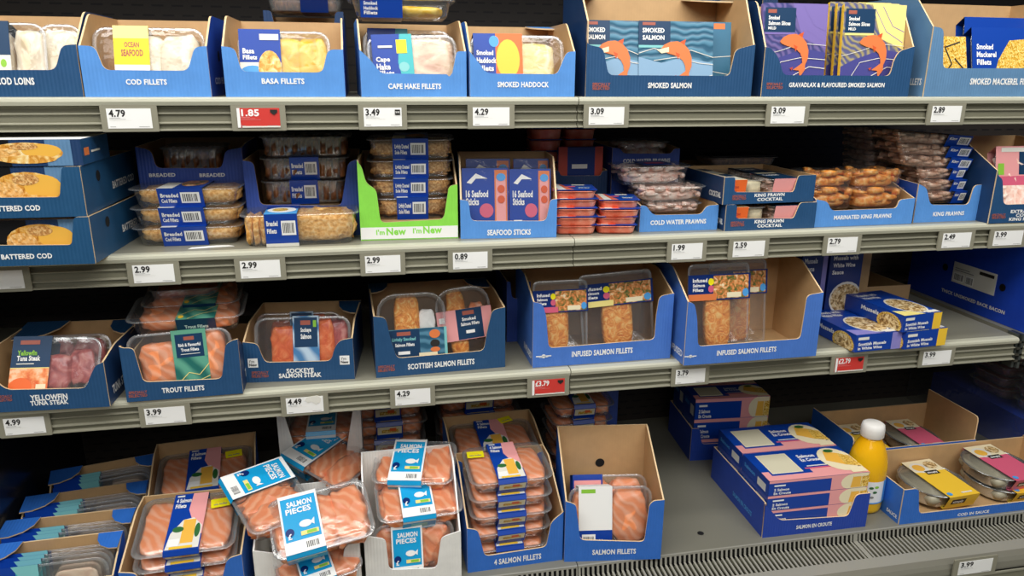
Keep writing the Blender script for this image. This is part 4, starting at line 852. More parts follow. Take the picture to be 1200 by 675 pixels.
bW = Box('cardboard_display_box', 'blue COLD WATER PRAWNS display box at the front of the second shelf', (749, 272), (840, 269), S2, .14, [(746, 241), (757, 241), (764, 250), (768, 252), (822, 251), (828, 241), (840, 240)], (838, 222), 'blue', 'blue', texts=[('COLD WATER PRAWNS', 762, 827, 262.5, 257.5)], flaps=[('R', .05, .05)])
for k, (xa, xb, yt, yb, off, sp_, lb) in enumerate([(727, 815, 196, 218, .035, P_prawn, 'tray of pale prawns with dark blue card, topmost over the COLD WATER PRAWNS box'), (748, 833, 220, 239, .012, P_prawn2, 'tray of pale prawns, middle one in the COLD WATER PRAWNS box'), (760, 828, 240, 252, .008, P_prawn2, 'tray of pale prawns, lowest in the COLD WATER PRAWNS box')]):
    zt = bW.hit((xa+xb)/2, yt, off)[1]; z0 = bW.hit((xa+xb)/2, yb, off)[1]; a = bW.hit(xa, yt, off)[0]; b = bW.hit(xb, yt, off)[0]
    add_pack('cold_water_prawn_pack', lb, 'prawn pack', 'cold water prawn trays', b-a, .10, zt-z0, sp_, bW.world((a+b)/2, off+.055, z0), (0, 0, bW.yaw))
# king prawn cocktail: two stacked shallow boxes turned to show their left side
C_TOP = [('r', 0, 0, 1, .22, 'orange'), ('r', .05, .25, .95, .95, 'cream'), ('r', .08, .55, .35, .9, 'sleeve_d'), ('r', .4, .3, .9, .85, 'dish_print')]
P_cock = dict(food=[('prawns', .05, .55, dict(m='prawn_pale', R=.008)), ('flat', .58, .95, dict(m='cream'))], film='film', sleeve=dict(x=(.08, .50), m='cream', top=[('r', .05, .1, .9, .5, 'offwhite'), ('r', .1, .55, .4, .85, 'lightblue'), ('r', .5, .5, .95, .9, 'slate_d')], front=[('r', 0, 0, 1, 1, 'orange'), ('t', 'King Prawn', .1, .6, .6, .75, 'brick'), ('t', 'Cocktail', .1, .5, .35, .5, 'brick')]))
P_cock2 = dict(food=[('prawns', .05, .95, dict(m='prawn_pale', R=.008))], film='film', sleeve=dict(x=(.1, .7), m='slate_d', top=[('r', .05, .1, .9, .9, 'slate_d'), ('t', 'Cocktail', .1, .7, .5, .65, 'white'), ('r', .1, .8, .9, .95, 'cream')], front=[('r', 0, 0, 1, 1, 'pink')]))
for i, (bl, br, S, yr, win, tx, nm) in enumerate([((849, 271), (954, 267), S2, 237, [(864, 240), (866, 256), (930, 256), (938, 237)], [('KING PRAWN', 884, 918, 261, 257.3), ('COCKTAIL', 887, 916, 266, 262.5), ('SPECIALLY', 856, 872, 262, 259.5, 'copper'), ('SELECTED', 856, 872, 265, 262.5, 'copper')], 'lower'),
                                              ((847, 240), (953, 236), None, 205, [(862, 208), (864, 225), (930, 225), (936, 206)], [('KING PRAWN', 884, 919, 230, 226.5), ('COCKTAIL', 887, 917, 235, 231.5), ('SPECIALLY', 858, 874, 231, 228.5, 'copper'), ('SELECTED', 858, 874, 234, 231.5, 'copper')], 'upper')]):
    if S is None: S = S2+bk.hb+.0005
    bk = flatbox('cardboard_display_box', 'navy KING PRAWN COCKTAIL box, %s of the two stacked' % nm, bl, br, S, .19, yr, yr, win, 'navy', 'navyd', tx, 'king prawn cocktail boxes', [('L', 'COCKTAIL', .7, .95, .012, .022, 'white')])
    for j in range(2):
        w = bk.W/2-.006
        for r_ in range(2 if i else 1):
            add_pack('prawn_cocktail_pack', '%s prawn cocktail tray in the %s KING PRAWN COCKTAIL box, %s half' % (('front', 'rear')[r_], nm, ('left', 'right')[j]), 'prawn pack', 'prawn cocktail trays', w, .088, bk.hb-.012, P_cock if j == 0 else P_cock2, bk.world((-.5, .5)[j]*(w+.003), .050+r_*.09, .004), (0, 0, bk.yaw))
P_wrapb = dict(tray='milky_tray', food=[('prawns', .05, .95, dict(m='prawn_brown', R=.009))], film='film')
ztop = S+bk.hb
add_pack('prawn_tray', 'shaded black-lidded prawn tray lying at the back over the king prawn cocktail boxes', 'prawn pack', None, .17, .12, .02, dict(tray='milky_tray', food=[('flat', .05, .95, dict(m='brown_pack'))], film='film', card=(.05, .1, .95, .9, 'black', [])), Vector((atY(865, 190, .25).x, .27, S2+.10)), (0, 0, 0))
rear('shaded navy box under the black-lidded tray behind the king prawn cocktail boxes', 815, 935, 192, .205, S2, .16, 'navyd', 'navyd') if False else None
pz = atY(870, 190, .21); g = None
rb2 = Box('cardboard_display_box', 'shaded navy box behind the king prawn cocktail boxes', Vector((pz.x-.09, .208, S2)), Vector((pz.x+.09, .208, S2)), S2, .16, [(-.09, .099), (-.07, .099), (-.06, .07), (.06, .07), (.07, .099), (.09, .099)], .099, 'navyd', 'navyd', metres=True)
# marinated king prawns
bM = Box('cardboard_display_box', 'blue MARINATED KING PRAWNS display box on the second shelf', (953, 266.5), (1068, 262), S2, .14, [(951, 234), (970, 236), (974, 247), (1051, 244), (1054, 234), (1069, 232)], (1066, 205), 'blue', 'blued', texts=[('MARINATED KING PRAWNS', 977, 1044, 256, 251.5)], rise=.6)
P_mar = dict(tray='film', food=[('prawns', .05, .95, dict(m='prawn_orange', R=.016))], film='film_shiny')
for k, (xa, xb, yt, yb, off, w) in enumerate([(953, 1008, 203, 222, .02, 'upper left'), (954, 1008, 222, 246, .012, 'lower left'), (1004, 1066, 201, 222, .018, 'upper right'), (1006, 1066, 222, 246, .01, 'lower right')]):
    zt = bM.hit((xa+xb)/2, yt, off)[1]; z0 = bM.hit((xa+xb)/2, yb, off)[1]; a = bM.hit(xa, yt, off)[0]; b = bM.hit(xb, yt, off)[0]
    add_pack('marinated_prawn_pack', 'pouch of orange marinated prawns, %s of four in MARINATED KING PRAWNS box' % w, 'prawn pack', 'marinated prawn pouches', b-a, .10, zt-z0, P_mar, bM.world((a+b)/2, off+.05, z0), (0, 0, bM.yaw))
# king prawns
bK = Box('cardboard_display_box', 'light blue KING PRAWNS display box on the second shelf', (1070, 261), (1153, 258), S2, .17, [(1070, 216), (1086, 220), (1090, 240), (1135, 240), (1142, 217), (1155, 216)], (1150, 197), 'blue', 'blued', texts=[('KING PRAWNS', 1093, 1129, 252.5, 248)], rise=.8)
P_kp = dict(tray='film', food=[('prawns', .03, .95, dict(m='prawn_brown', R=.011))], film='film_shiny', sleeve=dict(x=(.60, .90), front=[('t', 'King', .1, .4, .6, .8, 'white'), ('bar', .48, .25, .95, .85)], top=[('r', .05, .1, .95, .5, 'sleeve_d')]))
for k in range(6):
    yt = 158+k*13.6; off = .03-k*.003
    zt = bK.hit(1085, yt, off)[1]; z0 = bK.hit(1085, yt+13.6, off)[1]; a = bK.hit(1050+k*4, yt, off)[0]; b = bK.hit(1150-k*.5, yt, off)[0]
    if k >= 3: a, b = clampx(bK, bK.hit(1072+k*3, yt, off)[0], bK.hit(1138, yt, off)[0])
    add_pack('king_prawn_pack', 'prawn pack with blue barcode sleeve, %s in KING PRAWNS box' % ORD[6][k], 'prawn pack', 'king prawn packs', b-a, .11, zt-z0-.0005, P_kp, bK.world((a+b)/2, off+.055, z0), (0, math.radians(4 if k < 3 else 0), bK.yaw+.04))
for k in range(4):
    yt = 152+k*13; Yb = .17
    p0 = atY(1015, yt, Yb); p1 = atY(1068, yt+13, Yb)
    add_pack('king_prawn_pack', 'shaded brownish prawn pack, %s of pile behind left of KING PRAWNS box' % ORD[4][k], 'prawn pack', 'rear king prawn pile', p1.x-p0.x, .11, p0.z-p1.z-.0005, P_wrapb, Vector(((p0.x+p1.x)/2, Yb+.055, p1.z)), (0, math.radians(2), .1))
pb = atY(1040, 204, .17)
rbx = Box('cardboard_display_box', 'shaded navy box under the rear king prawn pile', Vector((pb.x-.07, .165, S2)), Vector((pb.x+.07, .165, S2)), S2, .13, [(-.07, pb.z-S2-.001), (-.05, pb.z-S2-.001), (-.04, .05), (.04, .05), (.05, pb.z-S2-.001), (.07, pb.z-S2-.001)], pb.z-S2-.001, 'navyd', 'navyd', metres=True)
bL = Box('cardboard_display_box', 'navy EXTRA LARGE COOKED KING PRAWNS display box at the right end of the second shelf', (1158, 262), (1245, 259), S2, .16, [(1160, 200), (1170, 206), (1175, 210), (1176, 240), (1232, 238), (1234, 208), (1246, 204)], (1230, 158), 'navy', 'navyd', rise=.7,
         texts=[('EXTRA LARGE', 1184, 1222, 249, 245.5), ('COOKED', 1190, 1216, 253.5, 250), ('KING PRAWNS', 1182, 1222, 258, 254.5), ('SPECIALLY', 1162, 1178, 253, 250.5, 'copper'), ('SELECTED', 1162, 1178, 256, 253.5, 'copper')])
bup(bL, 'king_prawn_pack', 'pink and navy sleeved prawn pack at the right end of the second shelf', 'prawn pack', None, 1172, 1232, 172, .022, 12, .02, dict(food=[('prawns', .05, .95, dict(m='prawn_pale', R=.012))], film='film', sleeve=dict(x=(.0, 1), m='pink', top=[('r', 0, 0, 1, .45, 'prawn_pale'), ('r', 0, .45, 1, .58, 'pinkd'), ('r', .45, .6, .95, .95, 'slate_d'), ('r', .04, .6, .16, .76, 'green_l'), ('r', .1, .92, .9, .98, 'offwhite')])))

def atX(x, y, X):
    d = ray(x, y); return CAMP+d*((X-CAMP.x)/d.x)
# ================================================================== ROW 3
SEL = lambda x0, x1, y: [('SPECIALLY', x0, x1, y, y-3, 'copper'), ('SELECTED', x0, x1, y+4, y+1, 'copper')]
def SLV(m, dk=.14, extra=()): return [('r', 0, 0, 1, 1, m), ('r', dk, .48, 1-dk, .95, 'slate_d'), ('r', .32, .83, .68, .9, 'copper'), ('t', 'Salmon', .28, .72, .72, .79, 'white'), ('t', 'Fillets', .30, .70, .62, .69, 'white'), ('r', .28, .56, .72, .575, 'offwhite')]+list(extra)
P_tuna = dict(food=[('x', .34, .66, dict(m='tuna', d=.62, y=-.1)), ('x', .60, .90, dict(m='tuna', d=.6, h=.6))], film='film_shiny', sleeve=dict(x=(.01, .44), m='slate_d', top=[('r', 0, 0, 1, .46, 'salmon_print'), ('e', .3, .15, .3, .16, 'orange'), ('r', .7, .04, .95, .2, 'cream'), ('r', 0, .46, 1, .475, 'pyellow'), ('r', .2, .86, .7, .93, 'copper'), ('t', 'Yellowfin', .15, .65, .68, .76, 'green_l'), ('t', 'Tuna Steak', .15, .75, .59, .67, 'white'), ('r', .15, .53, .6, .545, 'offwhite')]))
bA3 = Box('cardboard_display_box', 'navy YELLOWFIN TUNA STEAK display box at the left end of the third shelf', (-20, 484.5), (129, 476.5), S3, .20, [(-24, 432), (-15, 432), (-8, 445), (8, 457), (101, 455), (106, 440), (112, 428), (132, 424)], (120, 375), 'navy', 'navyd',
          texts=[('YELLOWFIN', 36, 80, 468.5, 462), ('TUNA STEAK', 36, 81, 474, 469)]+SEL(-4, 15, 466), flaps=[('L', .075, .075), ('R', .06, .05)], side_texts=[('R', 'TUNA STEAK', .1, .5, .015, .03, 'white')])
bup(bA3, 'tuna_steak_pack', 'dark red tuna steak pack with navy sleeve in the YELLOWFIN TUNA STEAK box', 'fish pack', 'tuna packs', 6, 113, 395, .016, 30, .03, P_tuna, roll=1.5)
bup(bA3, 'tuna_steak_pack', 'clear-lidded tray standing behind the front tuna pack', 'fish pack', 'tuna packs', 30, 128, 392, .09, 20, .03, dict(food=[('x', .1, .5, dict(m='tuna')), ('x', .5, .9, dict(m='tuna'))]))
TR = [('r', 0, 0, 1, 1, 'wave_teal'), ('r', .0, .55, 1, 1, 'tealg'), ('r', .1, .55, .9, .93, 'slate_d'), ('r', .35, .83, .65, .89, 'copper'), ('t', 'Rich & Flavourful', .18, .82, .73, .78, 'white'), ('t', 'Trout Fillets', .24, .76, .65, .70, 'white'), ('r', .22, .60, .78, .61, 'offwhite'), ('e', .12, .08, .07, .05, 'midyellow'), ('w', [(0, .1), (.4, .3), (.7, .25), (1, .42)], .0012, 'pyellow'), ('w', [(.3, 0), (.6, .14), (1, .22)], .0012, 'pyellow')]
P_trout = dict(food=[('x', .10, .48, dict(m='salmon', d=.72, h=.95, y=-.05)), ('x', .62, .93, dict(m='salmon', d=.9, h=.95))], film='film_shiny', sleeve=dict(x=(.43, .76), m='tealg', top=TR, front=[('r', 0, 0, 1, 1, 'slate_d'), ('t', 'Trout Fillets', .2, .8, .4, .6, 'white')]))
bB3 = Box('cardboard_display_box', 'navy TROUT FILLETS display box piled high with trays', (149, 471.5), (285, 461), S3, .19, [(139, 406), (143, 408), (156, 408), (168, 448), (260, 444), (264, 404), (272, 399), (286, 397)], (284, 379), 'navy', 'navyd',
          texts=[('TROUT FILLETS', 190, 240, 458.5, 453)]+SEL(151, 173, 461), side_texts=[('R', 'TROUT', .2, .6, .015, .03, 'white')])
bup(bB3, 'trout_fillet_pack', 'trout pack with green-blue wave sleeve standing at the front of the TROUT FILLETS box', 'fish pack', 'trout packs', 143, 272, 388, .014, 8, .034, P_trout, roll=-2)
zz = bB3.hit(215, 392, .05)[1]
for k, (xa, xb, yt, yb, off, sp_, lb) in enumerate([(142, 284, 369, 389, .045, dict(P_trout), 'trout pack with green sleeve lying flat across the top of the TROUT FILLETS box'),
                                                     (160, 280, 352, 369, .09, dict(P_trout), 'shaded trout pack with green sleeve, second from the top of the trout pile')]):
    zt = bB3.hit(215, yt, off)[1]; z0 = bB3.hit(215, yb, off)[1]; a = bB3.hit(xa, yt, off)[0]; b = bB3.hit(xb, yt, off)[0]
    add_pack('trout_fillet_pack', lb, 'fish pack', 'trout packs', b-a, .12, zt-z0, sp_, bB3.world((a+b)/2, off+.06, z0), (math.radians(8), 0, bB3.yaw+.02))
zt = bB3.hit(215, 341, .1)[1]; z0 = bB3.hit(215, 354, .1)[1]; a = bB3.hit(166, 341, .1)[0]; b = bB3.hit(256, 341, .1)[0]
add_pack('trout_fillet_pack', 'upside-down shaded clear tray on top of the trout pile', 'fish pack', 'trout packs', b-a, .1, zt-z0, dict(tray='milky_tray', food=[('x', .1, .9, dict(m='sockeye', h=.7))], film='film_shiny'), bB3.world((a+b)/2, .16, z0), (0, 0, bB3.yaw+.05))
P_sock = dict(food=[('x', .16, .48, dict(m='sockeye', d=.75, y=-.05)), ('x', .62, .82, dict(m='sockeye', d=.9)), ('x', .76, .96, dict(m='tuna', d=.8, h=.6))], film='film', sleeve=dict(x=(.40, .67), m='wave_steel', top=[('r', 0, 0, 1, 1, 'wave_steel'), ('r', .06, .45, .94, .97, 'slate_d'), ('r', .3, .84, .68, .92, 'copper'), ('r', .78, .8, .9, .92, 'green_l'), ('t', 'Sockeye', .3, .7, .72, .79, 'white'), ('t', 'Salmon', .3, .7, .60, .68, 'white'), ('e', .85, .1, .12, .07, 'fish_o')]))
INEW = [lambda g, fr, s: [(g.poly(fr, [(x, z), (x+.018, z), (x+.018, z+.018), (x, z+.018)], 'white', .0006), g.text(fr, "I'm", x+.003, x+.012, z+.010, z+.015, 'grey', .001), g.text(fr, 'New', x+.002, x+.016, z+.003, z+.008, 'ink', .001)) for x, z in ((-s.W/2+.006, .030), (s.W/2-.026, .030))]]
bC3 = Box('cardboard_display_box', "navy SOCKEYE SALMON STEAK display box with two small white I'm New squares", (289, 448.5), (416, 444), S3, .18, [(285, 401), (302, 403), (306, 415), (311, 425), (388, 423), (392, 408), (398, 399), (418, 396)], (412, 352), 'navy', 'navyd',
          texts=[('SOCKEYE', 336, 368, 436.5, 431.5), ('SALMON STEAK', 327, 377, 442, 437)]+SEL(295, 315, 438), arts=INEW, flaps=[('R', .06, .045)])
bup(bC3, 'sockeye_salmon_pack', 'sockeye salmon pack with navy and steel-blue sleeve at the front of the SOCKEYE box', 'fish pack', 'sockeye packs', 295, 410, 371, .014, 14, .03, P_sock)
bup(bC3, 'sockeye_salmon_pack', 'sockeye salmon pack standing behind the front one in the SOCKEYE box, shifted left', 'fish pack', 'sockeye packs', 288, 400, 366, .07, 12, .03, P_sock)
P_scot = dict(r=.03, food=[('x', .25, .62, dict(m='infused_salmon', d=.75, y=.1, amp=.08)), ('x', .6, .85, dict(m='white', d=.3, h=.6, y=.1))], film='film', taper=.84)
P_scot1 = dict(P_scot, card=(.0, .10, 1.0, .52, 'lteal', [('r', .05, .0, .96, 1, 'wave_slate'), ('r', .14, .05, .60, .98, 'slate_d'), ('r', .27, .80, .47, .92, 'copper'), ('t', 'Lightly Smoked', .2, .54, .64, .74, 'lteal'), ('t', 'Salmon Fillets', .24, .52, .46, .56, 'white'), ('r', .28, .2, .45, .3, 'white'), ('e', .82, .8, .08, .14, 'fish_o'), ('e', .82, .5, .07, .12, 'ink'), ('e', .82, .3, .07, .08, 'fish_o'), ('r', .58, .04, .85, .22, 'cream')]))
P_scot2 = dict(P_scot, food=[('x', .2, .55, dict(m='infused_salmon', d=.95, amp=.08)), ('x', .6, .9, dict(m='salmon', d=.5, h=.6))], card=(.0, .28, 1.0, .70, 'pink', [('r', .35, .02, .82, 1, 'slate_d'), ('r', .47, .8, .68, .93, 'copper'), ('t', 'Smoked', .45, .7, .62, .72, 'white'), ('t', 'Salmon Fillets', .42, .76, .46, .56, 'white'), ('r', .5, .2, .66, .3, 'white'), ('r', .04, .1, .14, .55, 'midyellow'), ('r', .04, .62, .14, .8, 'white')]))
bD3 = Box('cardboard_display_box', 'large navy SCOTTISH SALMON FILLETS display box with two packs', (441, 443), (592, 430), S3, .19, [(435, 371), (452, 372), (457, 395), (465, 420), (567, 411), (571, 388), (577, 363), (592, 360)], (592, 324), 'navy', 'navyd',
          texts=[('SCOTTISH SALMON FILLETS', 478, 556, 429.5, 423.5)]+SEL(443, 463, 431), flaps=[('L', .05, .04), ('R', .05, .05)], rise=.5)
bup(bD3, 'scottish_salmon_pack', 'round-cornered milky tray with pale teal band, left pack in the SCOTTISH SALMON box', 'fish pack', 'scottish salmon packs', 440, 522, 343, .014, 10, .03, P_scot1)
bup(bD3, 'scottish_salmon_pack', 'clear tray with pink band, tilted right pack in the SCOTTISH SALMON box', 'fish pack', 'scottish salmon packs', 515, 586, 335, .030, 10, .03, P_scot2, roll=-5)
INF = lambda hdr, extra=(): [('r', 0, 0, 1, 1, 'sleeve_d'), ('r', .40, .05, .97, .95, 'herb_print'), ('r', 0, 0, .45, .25, hdr), ('t', 'Infused', .07, .3, .72, .86, 'white'), ('t', 'Salmon', .07, .26, .54, .66, 'white'), ('t', 'Fillets', .07, .24, .36, .48, 'white'), ('e', .36, .72, .045, .14, 'sticker'), ('e', .36, .45, .045, .14, 'pinkd'), ('r', .62, .08, .85, .28, 'cream'), ('e', .92, .25, .05, .16, 'lightblue')]+list(extra)
P_inf = lambda hdr, x0=.12, x1=.52, extra=(): dict(tray=CLEAR, r=.01, food=[('x', x0, x1, dict(m='infused_salmon', d=.76, y=-.08, h=.9, amp=.1))], film='film_shiny', card=(.0, .60, 1.0, .88, 'sleeve_d', INF(hdr, extra)))
bE3 = Box('cardboard_display_box', 'large blue INFUSED SALMON FILLETS display box with two infused salmon packs', (624, 431), (785, 419.5), S3, .17, [(623, 354), (636, 356), (640, 370), (643, 408), (767, 398), (769, 370), (773, 347), (786, 344)], (783, 301), 'infused', 'infused',
          texts=[('INFUSED SALMON FILLETS', 670, 741, 415.5, 409.5)], arts=[logo(628, 646, 418)], side_texts=[('L', 'INFUSED', .55, .95, .015, .028, 'white')], rise=.5)
P_i1, P_i2, P_i3, P_i4 = P_inf('pinkd', .2, .66), P_inf('pyellow', .30, .72), P_inf('fish_o', .3, .72), P_inf('fish_o', .25, .75)
bup(bE3, 'infused_salmon_pack', 'infused salmon pack with pink strip card, left one in the left INFUSED SALMON box', 'fish pack', 'infused salmon packs', 625, 690, 328, .014, 8, .025, P_i1)
bup(bE3, 'infused_salmon_pack', 'tilted infused salmon pack with pale yellow strip in the left INFUSED SALMON box', 'fish pack', 'infused salmon packs', 684, 770, 318, .024, 8, .025, P_i2, roll=-3)
bF3 = Box('cardboard_display_box', 'large blue INFUSED SALMON FILLETS display box, nearly empty, right of the other infused salmon box', (801, 428.5), (956, 417), S3, .17, [(802, 354), (814, 356), (817, 372), (818, 406), (938, 397), (942, 372), (946, 346), (958, 343)], (952, 292), 'infused', 'infused',
          texts=[('INFUSED SALMON FILLETS', 840, 909, 414, 408.5)], arts=[logo(802, 816, 418)], side_texts=[('L', 'INFUSED', .55, .95, .015, .028, 'white')], rise=.5)
bup(bF3, 'infused_salmon_pack', 'infused salmon pack hanging card blue and orange, front one in the right INFUSED SALMON box', 'fish pack', 'infused salmon packs', 809, 882, 308, .03, 8, .025, P_i3)
bup(bF3, 'infused_salmon_pack', 'infused salmon pack partly hidden behind the front one in the right INFUSED SALMON box', 'fish pack', 'infused salmon packs', 834, 902, 304, .065, 8, .025, P_i4)
# dark blue box standing deep between the scottish and infused boxes
pz = atY(606, 400, .16)
mkbox('shaded blue box deep between the scottish salmon box and the left infused salmon box', 594, 622, .17, S3, .14, (330, 330), [(598, 330), (600, 350), (616, 350), (618, 330)], 'rearblue', 'rearblue')
#mkbox('shaded kraft-edged box deep behind the tuna box', 10, 118, .24, S3, .12, (352, 350), [(25, 352), (30, 365), (100, 363), (105, 350)], 'kraft', 'kraft')
# mussels cartons
def MUS(c, c2): return ([('r', 0, 0, 1, 1, 'sleeve'), ('t', 'Mussels with', .08, .60, .82, .90, 'white'), ('t', 'White Wine', .08, .52, .70, .78, 'white'), ('e', .60, .34, .36, .30, 'offwhite'), ('e', .60, .34, .33, .27, 'dish_print'), ('p', [(0, 0), (.55, 0), (.35, .14), (0, .2)], c), ('r', .65, .02, .97, .10, 'offwhite')],
                        [('r', .78, 0, 1, 1, c2), ('r', .05, .70, .28, .86, 'offwhite'), ('t', 'Scottish Mussels', .06, .66, .38, .55, 'white'), ('t', 'in White Wine', .06, .58, .14, .30, 'white')],
                        [('t', 'Mussels', .3, .6, .5, .75, 'white'), ('e', .78, .3, .2, .6, 'gold_print'), ('e', .78, .3, .16, .48, 'dish_print')])
def mussel(bl, br, S, D, ytop, label, c, c2):
    pl, pr = atZ(*bl, S), atZ(*br, S); u = (pr-pl).normalized(); W = (pr-pl).length; nd = Vector((-u.y, u.x, 0)); yaw = math.atan2(u.y, u.x)
    d = ray(bl[0], ytop); t = (pl-CAMP).dot(nd)/d.dot(nd); H = (CAMP+d*t).z-S
    tp, fr_, lf = MUS(c, c2); M = flatM((pl+pr)/2+nd*D/2, yaw)
    carton('mussels_carton', label, 'ready meal carton', 'boxed mussels', W, D, H, 'sleeve', tp, fr_, lf, M)
    return H
mussel((1001, 413.5), (1055, 408), S3+.0005, .17, 393.5, 'dark blue mussels carton with lilac end lying flat, left of the pair', 'lilac', 'lilac')
Hm = mussel((1059, 410), (1107, 404), S3+.0005, .17, 390, 'dark blue mussels carton with yellow end, lower of the right stack', 'pyellow', 'midyellow')
mussel((1057, 390), (1101, 384.5), S3+.001+Hm, .17, 371, 'dark blue mussels carton with yellow end, upper of the right stack', 'pyellow', 'midyellow')
def upcarton(x0, x1, yt, Yb, S, D, ops, label, lean=0):
    a = atY(x0, yt, Yb); b = atY(x1, yt, Yb); W = b.x-a.x; H = a.z-S-.001
    return carton('mussels_carton', label, 'ready meal carton', 'boxed mussels', W, D, H, 'sleeve_d', [], ops, [('r', 0, 0, .3, 1, 'lilac')], flatM(Vector(((a.x+b.x)/2, Yb+D/2, S+.0005)), lean))
UPM = [('r', .82, 0, 1, 1, 'lilac'), ('t', 'Mussels', .1, .6, .82, .88, 'white'), ('t', 'Sauce', .1, .5, .72, .78, 'white'), ('e', .5, .36, .46, .22, 'offwhite'), ('e', .5, .36, .42, .19, 'dish_print')]
UPM2 = [('t', 'Mussels with', .1, .85, .86, .91, 'white'), ('t', 'White Wine', .1, .78, .77, .82, 'white'), ('t', 'Sauce', .1, .45, .68, .73, 'white'), ('e', .6, .36, .5, .22, 'offwhite'), ('e', .6, .36, .46, .19, 'dish_print')]
upcarton(942, 972, 292, .145, S3, .035, UPM, 'upright shaded mussels carton with lilac stripe, left of the two standing ones')
upcarton(975, 1013, 292, .14, S3, .035, UPM2, 'upright shaded mussels carton with white wine lettering, right of the two standing ones')
g = Geo(); p = atY(1012, 345, .19); g.prism(Fr((p.x-.02, .20, S3+.001), (1, 0, 0), (0, 0, 1)), fillet([(0, 0), (.035, 0), (.035, .17), (.028, .20), (0, .20)], .01), .003, 'kraft'); tag(g.build('cardboard_sheet'), 'loose brown cardboard sheet standing behind the upright mussels cartons', 'cardboard')
g = Geo(); p = atZ(1040, 345, S3+.05)
g.box(p.x-.07, .235, S3+.0005, p.x+.09, .238, S3+.06, 'kraft'); g.box(p.x-.07, .238, S3+.0005, p.x+.09, .41, S3+.003, 'kraft'); g.box(p.x+.087, .238, S3+.0005, p.x+.09, .41, S3+.055, 'kraft'); g.box(p.x-.07, .238, S3+.0005, p.x-.067, .41, S3+.055, 'kraft')
tag(g.build('cardboard_tray'), 'low brown cardboard tray in the shade behind the flat mussels cartons', 'cardboard')
# bacon box on the neighbouring shelf
XB = 1.066
g = Geo(); g.box(XB, -.02, S3+.0005, 1.40, .40, S3+.188, 'bacon')
root = tag(empty('bacon_box', (1.23, .19, S3)), 'big royal blue bacon box with white shipping label, on the shelf beyond the steel bracket', 'box')
fr = Fr((XB, .40, S3), (0, -1, 0), (0, 0, 1))
def fb(x, y):
    q = atX(x, y, XB); return (.40-q.y, q.z-S3)
t0, t1 = fb(1104, 337), fb(1177, 369)
g.text(fr, 'THICK UNSMOKED BACK BACON', t0[0], t1[0], (t0[1]+t1[1])/2-.004, (t0[1]+t1[1])/2+.004, 'offwhite')
hc = fb(1175, 337); g.poly(fr, [(hc[0]+.009*math.cos(a), hc[1]+.009*math.sin(a)) for a in [PI/8*i for i in range(16)]], 'black', .0006)
hc = fb(1108, 313); g.poly(fr, [(hc[0]+.009*math.cos(a), hc[1]+.009*math.sin(a)) for a in [PI/8*i for i in range(16)]], 'black', .0006)
o = g.build('carton_body', root); o.matrix_parent_inverse = Matrix.Translation(Vector((-1.23, -.19, -S3)))
g = Geo(); la, lb = fb(1117, 318), fb(1167, 334); w = lb[0]-la[0]; zc = (la[1]+lb[1])/2
f = Fr((XB-.0008, .40-la[0], S3+zc-.026), (0, -1, 0), (0, 0, 1), w, .052)
g.prism(f, [(0, 0), (w, 0), (w, .052), (0, .052)], .0006, 'offwhite'); g.art(f, [('bar', .03, .08, .3, .5), ('bar', .33, .05, .52, .5), ('r', .62, .75, .95, .9, 'ink'), ('r', .05, .6, .5, .64, 'grey'), ('r', .05, .7, .4, .74, 'grey')])
o = g.build('shipping_label', root); o.matrix_parent_inverse = Matrix.Translation(Vector((-1.23, -.19, -S3)))

# ================================================================== ROW 4 (bottom deck)
BASS = [('r', 0, 0, 1, 1, 'sleeve'), ('r', .62, 0, 1, 1, 'teal'), ('e', .7, .3, .2, .2, 'lteal'), ('p', [(.55, 1), (.8, .6), (1, .8), (1, 1)], 'lteal'), ('t', 'Sea Bass', .08, .5, .72, .84, 'white'), ('t', 'Fillets', .08, .42, .52, .64, 'white'), ('r', .1, .2, .4, .26, 'offwhite'), ('w', [(.0, .4), (.5, .48), (.6, .6)], .0015, 'offwhite')]
P_bass = dict(food=[('x', .55, .90, dict(m='hake', h=.45, d=.6))], film='film_shiny', sleeve=dict(x=(.0, .46), m='sleeve', top=BASS, front=[]))
ZT = .115
for k, (lx, ly, rx, ry, w) in enumerate([(-15, 640, 145, 621, 'foremost'), (8, 611, 160, 594, 'second from front'), (31, 583, 174, 562, 'third from front'), (60, 553, 182, 531, 'rearmost')]):
    a = atZ(lx, ly, S4+ZT); b = atZ(rx, ry, S4+ZT); u = (b-a).normalized(); nd = Vector((-u.y, u.x, 0)); Wb = (b-a).length; D = .088
    pl, pr = a-nd*D, b-nd*D; pl.z = pr.z = S4
    bx = Box('cardboard_display_box', 'blue-flapped kraft box of sea bass packs at bottom left, %s of four' % w, pl, pr, S4, D, [(-Wb/2, .08), (-Wb*.4, .08), (-Wb*.36, .04), (Wb*.36, .04), (Wb*.4, .08), (Wb/2, .08)], ZT, 'deckblue', 'deckblue', metres=True, group='row of sea bass boxes', rise=.9, flaps=[('L', .050, .060), ('R', .045, .042)])
    l = math.radians(32)
    for j, off in enumerate((.006, .021, .036, .051)):
        W_, D_ = Wb-.02, (.101, .102, .100, .098)[j]
        Rm = Matrix.Rotation(bx.yaw, 4, 'Z') @ Matrix.Rotation(PI/2-math.radians(8), 4, 'X')
        loc = bx.world(0, off, .009)
        add_pack('sea_bass_pack', 'blue and teal sea bass pack, %s in the %s sea bass box' % (('frontmost', 'second', 'third', 'backmost')[j], w), 'fish pack', 'sea bass packs', W_, D_, .013, P_bass, loc, M=Matrix.Translation(loc) @ Rm @ Matrix.Translation(Vector((0, D_/2, -.013))))
